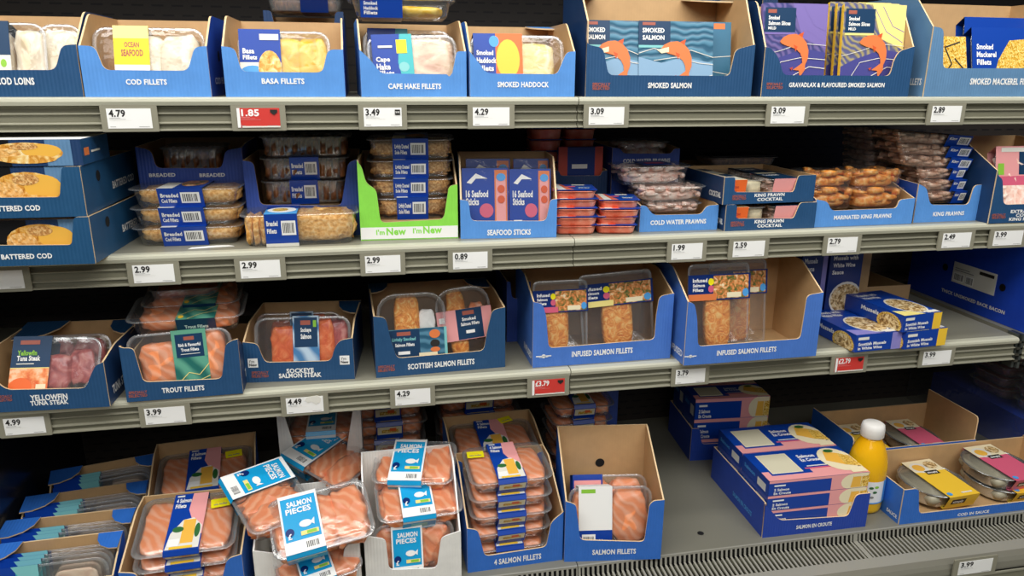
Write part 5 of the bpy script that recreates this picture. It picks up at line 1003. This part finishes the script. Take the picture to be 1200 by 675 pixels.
# salmon packs in bulk boxes
SF_TOP = [('r', 0, 0, 1, 1, 'sleeve'), ('p', [(.55, 1), (1, 1), (1, .25), (.8, .3), (.62, .55), (.5, .7)], 'pink'), ('p', [(.03, .03), (.97, .03), (.97, .4), (.7, .55), (.4, .52), (.1, .3)], 'offwhite'), ('r', .42, .12, .78, .52, 'golden'), ('e', .3, .36, .16, .05, 'green_d'), ('e', .86, .32, .08, .12, 'green_d'), ('r', .08, .08, .4, .2, 'white'), ('t', '4 Salmon', .08, .52, .84, .91, 'white'), ('t', 'Fillets', .08, .40, .74, .81, 'white'), ('r', .08, .94, .3, .97, 'offwhite'), ('r', .15, .03, .8, .07, 'midyellow')]
SF_FR = [('r', 0, 0, 1, .36, 'sleeve'), ('r', .04, .38, .96, .96, 'cream'), ('r', .2, .5, .85, .75, 'gold_print'), ('r', .5, .6, .75, .85, 'orange')]
def P_sal(st=()): return dict(taper=.84, food=[('x', .06, .36, dict(m='salmon', d=.85, h=.95)), ('x', .30, .52, dict(m='salmon', d=.85, h=.9)), ('x', .50, .70, dict(m='salmon', d=.85, h=.9)), ('x', .64, .93, dict(m='salmon', d=.85, h=.95))], film='film_shiny', dome=.004, sleeve=dict(x=(.32, .66), top=SF_TOP, front=SF_FR), stickers=list(st))
P_salA, P_salB, P_salC = P_sal([(.80, .75, .034, .022, .1, 'sticker')]), P_sal([(.15, .72, .034, .022, -.05, 'sticker')]), P_sal()
P_salR = P_sal([(.70, .92, .03, .02, .3, 'sticker')])
def salbox(label, bl, br, D, tops, back, n, xs, ytop, off, packD, spT, spB, tilt, lbl, grp, texts=(), low=None, yaws=0):
    B = Box('cardboard_display_box', label, bl, br, S4, D, tops, back, 'deckblue', 'deckblue', texts=texts, rise=.7)
    H = (B.hit((xs[0]+xs[1])/2, ytop, off)[1]-.004)/n
    for k in range(n):
        a, b = clampx(B, B.hit(xs[0], ytop, off)[0], B.hit(xs[1], ytop, off)[0]); a += .004; b -= .004
        rnd = random.Random(k*5+int(xs[0]))
        z = .004+H*k
        M = Matrix.Translation(B.world((a+b)/2+rnd.uniform(-.003, .003), off, z)) @ Matrix.Rotation(B.yaw+yaws+rnd.uniform(-.03, .03), 4, 'Z') @ Matrix.Rotation(math.radians(tilt), 4, 'X') @ Matrix.Translation(Vector((0, packD/2, 0)))
        add_pack('salmon_fillet_pack', lbl.replace('{}', ORD[n][n-1-k]), 'fish pack', grp, b-a, packD, H*math.cos(math.radians(tilt))-.0085, spT if k == n-1 else spB, (0, 0, 0), M=M)
    return B
bP = salbox('blue box with kraft inside, full of blue-sleeved salmon packs, front box at the bottom left', (148, 729), (290, 711), .18, [(141, 671), (160, 672), (166, 700), (258, 688), (266, 655), (297, 648)], (285, 570), 4, (146, 278), 642, .020, .145, P_salA, P_salC, 14,
            'blue-sleeved salmon fillet pack, {} of the front left salmon box with yellow-stickered top', 'salmon packs in the front left box', yaws=.02)
pl = atZ(172, 585, S4+.12); pr = atZ(300, 566, S4+.12); u = (pr-pl).normalized(); pl.z = pr.z = S4; Wb = (pr-pl).length
bP2 = Box('cardboard_display_box', 'kraft-lined blue salmon box standing behind the front left salmon box', pl, pr, S4, .17, [(-Wb/2, .12), (-Wb*.4, .12), (-Wb*.35, .05), (Wb*.35, .05), (Wb*.4, .12), (Wb/2, .12)], .155, 'deckblue', 'deckblue', metres=True, rise=.7)
for k in range(3):
    M = Matrix.Translation(bP2.world(0, .012, .004+.038*k)) @ Matrix.Rotation(bP2.yaw, 4, 'Z') @ Matrix.Rotation(math.radians(12), 4, 'X') @ Matrix.Translation(Vector((0, .073, 0)))
    add_pack('salmon_fillet_pack', 'blue-sleeved salmon fillet pack, %s of the box behind the front left salmon box' % ORD[3][2-k], 'fish pack', 'salmon packs in the rear left box', Wb-.016, .135, .030, P_salA if k == 2 else P_salC, (0, 0, 0), M=M)
# 4 SALMON FILLETS
bQ = salbox('blue 4 SALMON FILLETS display box with a tall stack of packs on the bottom deck', (548, 671.5), (659, 656), .16, [(544, 620), (560, 621), (568, 652), (640, 641), (646, 612), (659, 600)], (640, 520), 5, (546, 652), 560, .012, .135, P_salB, P_salC, 4,
            'blue-sleeved salmon fillet pack, {} in the 4 SALMON FILLETS box', 'salmon packs in the 4 SALMON FILLETS box', texts=[('4 SALMON FILLETS', 579, 634, 658, 652)])
# packs and box behind
pl = atZ(530, 536, S4+.17); pr = atZ(640, 524, S4+.17); pl.z = pr.z = S4; Wb = (pr-pl).length
bQ2 = Box('cardboard_display_box', 'kraft-lined box of stickered salmon packs directly behind the 4 SALMON FILLETS box', pl, pr, S4, .15, [(-Wb/2, .16), (-Wb*.4, .16), (-Wb*.35, .06), (Wb*.35, .06), (Wb*.4, .16), (Wb/2, .16)], .19, 'deckblue', 'deckblue', metres=True, rise=.7)
for k in range(4):
    M = Matrix.Translation(bQ2.world(0, .008, .004+.041*k)) @ Matrix.Rotation(bQ2.yaw, 4, 'Z') @ Matrix.Rotation(math.radians(8), 4, 'X') @ Matrix.Translation(Vector((0, .066, 0)))
    add_pack('salmon_fillet_pack', 'salmon fillet pack, %s in kraft-lined box behind the 4 SALMON FILLETS box' % ORD[4][3-k], 'fish pack', 'salmon packs behind the 4 SALMON FILLETS box', Wb-.016, .128, .033, P_salR if k == 3 else P_salC, (0, 0, 0), M=M)
for j, (xa, xb, yt, Yb, n, w) in enumerate([(512, 612, 462, .27, 5, 'deep behind the stickered salmon packs'), (648, 722, 470, .15, 6, 'behind the tall kraft-backed box'), (408, 500, 470, .24, 5, 'behind the grey-white boxes')]):
    p0 = atY(xa, yt+8, Yb); p1 = atY(xb, yt+8, Yb); H = (p0.z-S4)/n
    for k in range(n):
        add_pack('salmon_fillet_pack', 'shaded salmon fillet pack, %s of the pile %s' % (ORD[n][n-1-k], w), 'fish pack', 'shaded rear salmon piles', p1.x-p0.x, .13, H-.0068, P_salA if k == n-1 and j == 0 else P_salC, Vector(((p0.x+p1.x)/2+.004*math.sin(k*3), Yb+.065, S4+.001+H*k)), (0, 0, .05*math.sin(k*5)))
g = Geo(); a = atY(676, 470, .30); g.prism(Fr((a.x+.05, .31, S4+.001), (1, 0, 0), (0, 0, 1)), fillet([(0, 0), (.06, 0), (.06, .26), (.0, .26)], .01), .003, 'rearblue'); tag(g.build('cardboard_sheet'), 'shaded blue cardboard flap standing at the back behind the kraft-backed salmon box', 'cardboard')
# SALMON FILLETS, tall kraft back
P_white = dict(food=[('x', .05, .5, dict(m='salmon', h=.95)), ('x', .5, .95, dict(m='salmon', h=.95))], film='film_shiny', sleeve=dict(x=(.12, .52), m='white', top=[('r', 0, 0, 1, .34, 'sleeve'), ('bar', .1, .06, .5, .28), ('t', 'Salmon', .6, .9, .12, .2, 'white'), ('r', .0, .34, 1, 1, 'white'), ('r', .08, .9, .5, .96, 'green_l')], front=[('r', 0, 0, 1, 1, 'sleeve')]))
P_white2 = dict(food=[('x', .05, .5, dict(m='salmon', h=.95)), ('x', .5, .95, dict(m='salmon', h=.95))], film='film_shiny', sleeve=dict(x=(.0, .40), m='sleeve', top=[('r', .05, .3, .95, .9, 'pink'), ('r', .0, .0, 1, .3, 'sleeve')], front=[('r', 0, 0, 1, 1, 'sleeve'), ('bar', .4, .3, .95, .8)]))
bR = Box('cardboard_display_box', 'blue SALMON FILLETS display box with a tall bare kraft back wall on the bottom deck', (661, 658.5), (774, 655), S4, .17, [(657, 588), (668, 589), (675, 592), (680, 633), (755, 635), (761, 592), (766, 587), (776, 586)], (753, 497), 'deckblue', 'deckblue',
         texts=[('SALMON FILLETS', 694, 745, 649, 643.5)], rise=.95)
g = Geo(); fb_ = Fr((0, .17-.0035, 0), (1, 0, 0), (0, 0, 1)); hx, hz = bR.hit(703, 542, .166)
g.poly(fb_, [(hx+.010*math.cos(a), hz+.010*math.sin(a)) for a in [PI/8*i for i in range(16)]], 'void', .0008); g.build('finger_hole', [c for c in bR.root.children if c.name.startswith('back_panel')][0])
bup(bR, 'salmon_fillet_pack', 'salmon pack with white back label standing in front in the SALMON FILLETS box', 'fish pack', 'loose salmon packs in the kraft-backed box', 667, 766, 570, .012, 12, .04, P_white)
bup(bR, 'salmon_fillet_pack', 'salmon pack with blue and pink sleeve leaning behind the white-labelled one', 'fish pack', 'loose salmon packs in the kraft-backed box', 672, 760, 556, .075, 18, .04, P_white2)
# salmon pieces: grey-white boxes and the jumble
PCS = [('r', 0, 0, 1, 1, 'cyan'), ('r', 0, 0, 1, .06, 'white'), ('r', 0, .94, 1, 1, 'white'), ('r', 0, 0, .05, 1, 'white'), ('r', .95, 0, 1, 1, 'white'), ('r', 0, 0, 1, .2, 'white'), ('bar', .5, .03, .9, .17), ('t', 'SALMON', .2, .85, .78, .87, 'white'), ('t', 'PIECES', .15, .80, .66, .75, 'white'), ('e', .6, .45, .16, .06, 'white'), ('p', [(.72, .45), (.84, .52), (.82, .4)], 'white'), ('e', .18, .35, .11, .07, 'sleeve_d'), ('r', .45, .26, .9, .33, 'pyellow'), ('r', .6, .27, .85, .32, 'green_l'), ('t', '£', .12, .22, .24, .33, 'white')]
PCF = [('r', 0, 0, 1, 1, 'cyan'), ('r', .25, .3, .75, .7, 'lteal'), ('r', 0, .8, 1, 1, 'white')]
def P_pc(x0, x1, sd=0, flip=False): return dict(taper=.84, seed=sd, food=[('x', .04, .42, dict(m='salmon_d', amp=.35, d=.85)), ('x', .36, .68, dict(m='salmon_d', amp=.35, d=.8, h=.9)), ('x', .60, .95, dict(m='salmon_d', amp=.35, d=.85, h=.95))], film='film_shiny', dome=.004, sleeve=dict(x=(x0, x1), m='cyan', top=PCS, front=PCF))
pcA, pcB, pcC, pcD, pcE = P_pc(.02, .42), P_pc(.30, .68, 3), P_pc(.12, .52, 5), P_pc(.22, .62, 7), P_pc(.3, .7, 9)
bT = Box('cardboard_display_box', 'grey-white cardboard box under the jumbled heap of salmon pieces packs', (303, 712), (425, 696), S4, .17, [(303, 645), (330, 650), (335, 672), (400, 668), (404, 640), (428, 632)], (420, 560), 'white_board', 'white_board', 'white_board', rise=.5, edge='white')
bU = Box('cardboard_display_box', 'grey-white cardboard box holding a column of salmon pieces packs, beside the heap', (430, 693), (541, 679), S4, .16, [(428, 628), (452, 632), (456, 668), (512, 666), (517, 630), (542, 622)], (530, 520), 'white_board', 'white_board', 'white_board', rise=.6, edge='white')
G_ = 'salmon pieces packs'
lay('salmon_pieces_pack', 'cyan-banded salmon pieces pack sliding off the heap onto the blue salmon box', 'fish pack', G_, 314, 580, S4+.185, .165, .125, .035, pcA, rz=-62, tx=2, ty=14)
lay('salmon_pieces_pack', 'cyan-banded salmon pieces pack at the top rear of the heap, turned steeply', 'fish pack', G_, 388, 535, S4+.170, .165, .13, .035, P_pc(.02, .42, 2), rz=-42, tx=6, ty=12)
lay('salmon_pieces_pack', 'cyan-banded salmon pieces pack lying at the front of the heap with large pale salmon', 'fish pack', G_, 376, 607, S4+.165, .18, .125, .035, P_pc(.12, .50, 4), rz=12, tx=26, ty=-6)
lay('salmon_pieces_pack', 'cyan-banded salmon pieces pack upside against the front one, lowest of the heap', 'fish pack', G_, 372, 656, S4+.085, .15, .10, .035, P_pc(.25, .65, 6), rz=18, tx=20, ty=-4)
for k, (cx, cy, zz, rz, sp_, lb) in enumerate([(486, 541, .190, -12, P_pc(.22, .62, 8), 'topmost of the column, slid backwards'), (490, 580, .150, 4, P_pc(.28, .66, 10), 'middle of the column')]):
    lay('salmon_pieces_pack', 'cyan-banded salmon pieces pack, %s beside the heap' % lb, 'fish pack', G_, cx, cy, S4+zz, .165, .115, .038, sp_, rz=rz, tx=18, ty=0)
bup(bU, 'salmon_pieces_pack', 'cyan-banded salmon pieces pack standing upright in the front of the right grey-white box', 'fish pack', G_, 436, 532, 612, .010, 14, .04, P_pc(.22, .60, 11))
for (xa, xb, yt, Yb, w) in [(325, 350, 478, .20, 'left'), (345, 425, 476, .22, 'right')]:
    pass
gq = atY(330, 480, .16); hq = gq.z-S4
bV = Box('cardboard_display_box', 'shaded grey cardboard box of salmon packs deep behind the heap', Vector((gq.x-.01, .15, S4)), Vector((gq.x+.16, .15, S4)), S4, .17, [(-.085, hq), (-.07, hq*.98), (-.05, hq*.6), (.05, hq*.6), (.07, hq*.98), (.085, hq)], hq, 'white_board', 'white_board', 'white_board', metres=True)
for k in range(5):
    add_pack('salmon_pieces_pack', 'shaded salmon pieces pack, %s of the pile in the deep grey box' % ORD[5][4-k], 'fish pack', 'deep salmon pieces pile', .155, .13, .038, pcE, bV.world(0, .08, .004+.040*k), (0, 0, .03*math.sin(k*4)))
# salmon en croute
CTOP = [('r', 0, 0, 1, 1, 'sleeve'), ('r', .0, 0, 1, .16, 'pink'), ('r', .48, .14, .80, .30, 'pink'), ('r', .0, 0, .07, .3, 'pink'), ('t', 'Salmon', .48, .66, .68, .78, 'white'), ('t', 'En Croute', .48, .68, .54, .64, 'white'), ('r', .48, .36, .70, .39, 'offwhite'), ('r', .44, .28, .72, .32, 'pinkd'), ('e', .84, .52, .17, .42, 'cream'), ('p', [(.72, .5), (.78, .82), (.90, .72), (.86, .3)], 'golden'), ('p', [(.86, .3), (.90, .72), (.99, .6), (1, .2)], 'gold_print'), ('e', .84, .82, .05, .06, 'green_d'), ('r', .84, .02, .99, .2, 'cream')]
CFRN = [('r', 0, 0, 1, 1, 'sleeve'), ('r', 0, .84, .66, 1, 'pink'), ('r', .62, 0, 1, 1, 'pink'), ('e', .88, .45, .16, .6, 'cream'), ('p', [(.82, .05), (.84, .9), (.92, .95), (.92, .05)], 'golden'), ('p', [(.92, .05), (.93, .9), (1, .9), (1, .05)], 'gold_print'), ('r', .84, .78, .99, 1, 'cream'), ('r', .05, .62, .16, .72, 'white'), ('t', '2 Salmon', .05, .20, .32, .48, 'white'), ('t', 'En Croute', .05, .22, .08, .24, 'white')]
CLEF = [('r', 0, 0, 1, 1, 'sleeve'), ('r', .6, .1, .9, .6, 'offwhite'), ('t', 'Salmon', .1, .5, .4, .65, 'lightblue')]
bZ = None
def croute(label, bl, br, D, ylt, win, n, nm, Yb=None, scale=1, S=S4, texts=()):
    pl, pr = (atZ(*bl, S), atZ(*br, S))
    t = Box.__new__(Box); t.pl = pl; t.S = S; t.u = (pr-pl).normalized(); t.nd = Vector((-t.u.y, t.u.x, 0)); t.mid = (pl+pr)/2; W = (pr-pl).length
    h = t.hit(bl[0], ylt)[1]; w = [t.hit(*q) for q in win]
    B = Box('cardboard_display_box', label, pl, pr, S, D, [(-W/2, h), (w[0][0], h), w[1], w[2], (w[3][0], h), (W/2, h)], h, 'croute', 'croute', metres=True, rise=.02, side_texts=[('L', 'SALMON EN CROUTE', .45, .8, .02, .03, 'lightblue')])
    if texts:
        g = Geo(); fr = Fr((0, 0, 0), (1, 0, 0), (0, 0, 1))
        for q in texts: B.ptext(g, fr, q)
        g.build('printed_lettering', [c for c in B.root.children if c.name.startswith('front_panel')][0])
    return B
def fill_croute(B, zs, lab):
    w = B.W-.012; d = (B.D-.012)/2
    for k in range(len(zs)-1):
        for r_ in range(2):
            carton('salmon_en_croute_carton', 'salmon en croute carton, %s layer, %s row, in %s' % (ORD[len(zs)-1][len(zs)-2-k], ('front', 'rear')[r_], lab), 'ready meal carton', 'salmon en croute cartons', w, d-.002, zs[k+1]-zs[k]-.0008, 'sleeve', CTOP, CFRN, CLEF,
                   flatM(B.world(0, .0062+d*(r_+.5)-.002, zs[k]+.001), B.yaw), window=(.09, .22, .40, .88))
Db = (atZ(893, 630, S4)-atZ(841, 558, S4)).length
bZ = croute('blue SALMON EN CROUTE tray box full of cartons on the bottom deck', (893, 630.5), (1014, 617), Db, 591, [(896, 592), (914, 610), (994, 605), (1003, 583)], 3, '', texts=[('SALMON EN CROUTE', 933, 974, 617.5, 613.5)])
z2 = bZ.hit(899, 584)[1]; z3 = bZ.hit(899, 566.5)[1]; lh = z3-z2
fill_croute(bZ, [max(.003, z2-lh*2+.0), z2-lh, z2, z3] if z2-lh*2 > 0 else [.003, (z2+.003)/2, z2, z3], 'tray box beside the bottle')
pl = atZ(808, 540, S4); pr = pl+Vector((.205, -.015, 0)); W = (pr-pl).length
t = Box.__new__(Box); t.pl = pl; t.S = S4; t.u = (pr-pl).normalized(); t.nd = Vector((-t.u.y, t.u.x, 0)); t.mid = (pl+pr)/2
hz2 = t.hit(804, 503)[1]; ht = t.hit(804, 470)[1]
bZ2 = Box('cardboard_display_box', 'shaded blue tray box of salmon en croute cartons at the back of the deck', pl, pr, S4, .17, [(-W/2, hz2), (-W*.4, hz2), (-W*.36, hz2*.5), (W*.36, hz2*.5), (W*.4, hz2), (W/2, hz2)], hz2, 'croute', 'croute', metres=True, rise=.02)
fill_croute(bZ2, [.003, hz2*.62, (hz2*.62+ht)/2, ht], 'the shaded rear tray')
# juice bottle
pb = atZ(1009, 592, S4); root = tag(empty('juice_bottle', pb), 'clear bottle of orange-yellow juice with white cap and blue-white label on the bottom deck', 'bottle')
HB = (atY(1012, 496, pb.y).z-S4); rb = (atY(1031, 560, pb.y).x-atY(993.5, 560, pb.y).x)/2
def lathe(g, prof, m, n=28, caps=True): g.loft([[(r*math.cos(2*PI*i/n), r*math.sin(2*PI*i/n), z) for i in range(n)] for r, z in prof], m, True, caps, caps)
g = Geo(); lathe(g, [(rb*.80, 0), (rb*.93, .004), (rb*.97, .012), (rb*.97, HB*.18), (rb, HB*.22), (rb, HB*.42), (rb, HB*.50), (rb*.97, HB*.58), (rb*.87, HB*.67), (rb*.70, HB*.76), (rb*.52, HB*.82), (rb*.46, HB*.86)], 'juice'); g.build('bottle_body', root)
g = Geo(); lathe(g, [(rb*.56, HB*.845), (rb*.60, HB*.855), (rb*.60, HB*.94), (rb*.56, HB*.985), (rb*.44, HB)], 'cap_white'); g.build('cap', root)
g = Geo(); lathe(g, [(rb*1.012, HB*.14), (rb*1.012, HB*.40)], 'white', caps=False)
n = 28; L = [[(rb*1.02*math.cos(a), rb*1.02*math.sin(a), z) for a in [math.radians(-65)+math.radians(150)*i/12 for i in range(13)]] for z in (HB*.14, HB*.40)]
g.loft(L, 'lightblue', True, closed=False)
L = [[(rb*1.02*math.cos(a), rb*1.02*math.sin(a), z) for a in [math.radians(-160)+math.radians(95)*i/12 for i in range(13)]] for z in (HB*.14, HB*.155)]
g.loft(L, 'lightblue', True, closed=False)
for ang, zz, m in ((-108, .33, 'green_d'), (-92, .34, 'green_l'), (-96, .28, 'green_d'), (-104, .22, 'grey')):
    a = math.radians(ang); c = Vector((rb*1.03*math.cos(a), rb*1.03*math.sin(a), HB*zz)); f = Fr(c, (-math.sin(a), math.cos(a), 0), (0, 0, 1)); g.poly(f, [(.005*math.cos(q), .003*math.sin(q)) for q in [PI/6*i for i in range(12)]], m, 0)
g.build('label', root)
# cod in sauce: foil trays in sleeves
def FT(c): return [('r', 0, 0, 1, 1, c), ('r', 0, .68, 1, 1, 'cream'), ('e', .3, .80, .26, .14, 'offwhite'), ('e', .28, .80, .18, .09, 'golden'), ('e', .75, .84, .2, .1, 'dish_print'), ('r', .3, .60, .72, .70, 'ink'), ('t', 'simply', .34, .68, .63, .67, 'white'), ('e', .12, .08, .08, .04, 'lightblue'), ('r', .5, .06, .85, .09, 'offwhite')]
def FF(c): return [('r', 0, 0, 1, 1, c), ('r', .15, .35, .62, .75, 'ink'), ('t', 'simply', .2, .56, .45, .65, 'white')]
def P_foil(c, xs=(.34, .88)): return dict(tray='foil', r=.06, taper=.84, food=[('flat', .12, .88, dict(m='sauce', name='sauce'))], film='film_shiny', sleeve=dict(x=xs, m=c, top=FT(c), front=FF(c)))
pY, pPk = P_foil('midyellow'), P_foil('pinkd')
pl, pr = atZ(1053, 615, S4), atZ(1262, 590, S4); uu = (pr-pl).normalized()
tt = Box.__new__(Box); tt.pl = pl; tt.S = S4; tt.u = uu; tt.nd = Vector((-uu.y, uu.x, 0)); tt.mid = (pl+pr)/2; W = (pr-pl).length
h = tt.hit(1055, 575)[1]; w1 = tt.hit(1077, 602); w0 = tt.hit(1076, 577)
bX = Box('cardboard_display_box', 'blue COD IN SAUCE tray box at the right end of the bottom deck', pl, pr, S4, .165, [(-W/2, h), (w0[0], h), (w1[0], w1[1]), (W*.40, w1[1]), (W*.42, h), (W/2, h)], h, 'deckblue', 'deckblue', metres=True, rise=.02, hs=(h, h*1.05), side_texts=[('L', 'SAUCE', .75, .95, .01, .018, 'white')])
g = Geo(); bX.ptext(g, Fr((0, 0, 0), (1, 0, 0), (0, 0, 1)), ('COD IN SAUCE', 1122, 1158, 602.5, 599.5)); g.build('printed_lettering', [c for c in bX.root.children if c.name.startswith('front_panel')][0])
z1 = h*.30
for (cx, zz, sp_, lb, dz) in [(-.085, .014, pY, 'foil tray in yellow sleeve, left one in the COD IN SAUCE box', .034), (.090, .009, pY, 'foil tray in yellow sleeve, lower right one in the COD IN SAUCE box', .030), (.080, .042, pPk, 'foil tray in pink sleeve on top in the COD IN SAUCE box', .030)]:
    add_pack('cod_in_sauce_tray', lb, 'ready meal', 'foil trays in the COD IN SAUCE box', .150, .145, dz, sp_, bX.world(cx, .084, zz), (math.radians(2), 0, bX.yaw+.06))
pl2 = bX.world(-bX.W/2-.004, .172, 0); pr2 = bX.world(bX.W*.22, .172, 0); W = (pr2-pl2).length
bX2 = Box('cardboard_display_box', 'blue tray box with kraft inside and foil trays, behind the COD IN SAUCE box', pl2, pr2, S4, .17, [(-W/2, h), (-W*.45, h), (W*.45, h), (W/2, h)], h*1.25, 'deckblue', 'deckblue', metres=True, rise=.02, hs=(h*1.4, h*1.7))
for (cx, sp_, lb) in [(-W*.28, pY, 'foil tray in yellow sleeve, left in the rear tray box'), (W*.17, pPk, 'foil tray in yellow and pink sleeve, right in the rear tray box')]:
    add_pack('cod_in_sauce_tray', lb, 'ready meal', 'foil trays in the rear box', .125, .140, .03, sp_, bX2.world(cx, .085, h*.45), (0, 0, bX2.yaw))
for cx, cz in (((atZ(821, 625, S4).x), atZ(821, 625, S4).y),):
    g = Geo(); g.face([(cx+.007*math.cos(a), cz+.007*math.sin(a), S4+.0006) for a in [PI/8*i for i in range(16)]], 'void'); o = g.build('drain_hole'); o.parent = bpy.data.objects['bottom_deck.001']; o.matrix_parent_inverse = Matrix.Translation(-bpy.data.objects['bottom_deck.001'].location)
# neighbouring bay's stock seen through the clear divider
z = atX(1170, 476, 1.235).z
g = Geo(); g.box(1.235, -.08, S4+.0005, 1.48, .44, z, 'bacon'); tag(g.build('bacon_box'), 'royal blue box beyond the clear divider at the right of the bottom deck', 'box')
P_bacon = dict(tray='milky_tray', food=[('flat', .05, .95, dict(m='tuna', name='bacon'))], film='film_shiny', card=(.2, .2, .7, .8, 'purple_l', [('r', .1, .5, .9, .8, 'offwhite')]))
for j, (yy) in enumerate((-.01, .14, .29)):
    for k in range(4):
        add_pack('bacon_pack', 'blurry pinkish bacon pack beyond the clear divider, %s of the %s pile' % (ORD[4][3-k], ('front', 'middle', 'rear')[j]), 'bacon pack', 'bacon packs beyond the divider', .20, .13, .03, P_bacon, Vector((1.36, yy, z+.001+k*.031)), (0, 0, .03*math.sin(k*3+j)))

# ------------------------------------------------------------------ light
def area(name, loc, target, sx, sy, power, col=(1, .97, .92)):
    l = bpy.data.lights.new(name, 'AREA'); l.shape = 'RECTANGLE'; l.size = sx; l.size_y = sy; l.energy = power; l.color = col
    o = bpy.data.objects.new(name, l); COL.objects.link(o); o.location = loc
    o.rotation_euler = (Vector(target)-Vector(loc)).to_track_quat('-Z', 'Y').to_euler()
    return o
area('cabinet_canopy_light', (.1, -.16, 2.02), (.1, -.02, 1.0), 2.6, .10, 6.5)
area('store_ceiling_light', (-.3, -1.35, 3.0), (0, 0, .9), 4.0, .8, 78, (1, .98, .95))
area('store_ceiling_light', (-.3, -3.6, 3.0), (0, -.5, .6), 4.0, 1.0, 34, (1, .98, .95))
w = bpy.data.worlds.new('store'); SC.world = w; w.use_nodes = True
w.node_tree.nodes['Background'].inputs[0].default_value = (.8, .85, 1, 1); w.node_tree.nodes['Background'].inputs[1].default_value = .10
SC.view_settings.view_transform = 'Standard'; SC.view_settings.look = 'None'; SC.view_settings.exposure = 0; SC.view_settings.gamma = 1; SC.view_settings.use_curve_mapping = False
SC.cycles.transparent_max_bounces = 32; SC.cycles.max_bounces = 6; SC.cycles.caustics_reflective = False; SC.cycles.caustics_refractive = False
SC.cycles.use_denoising = True
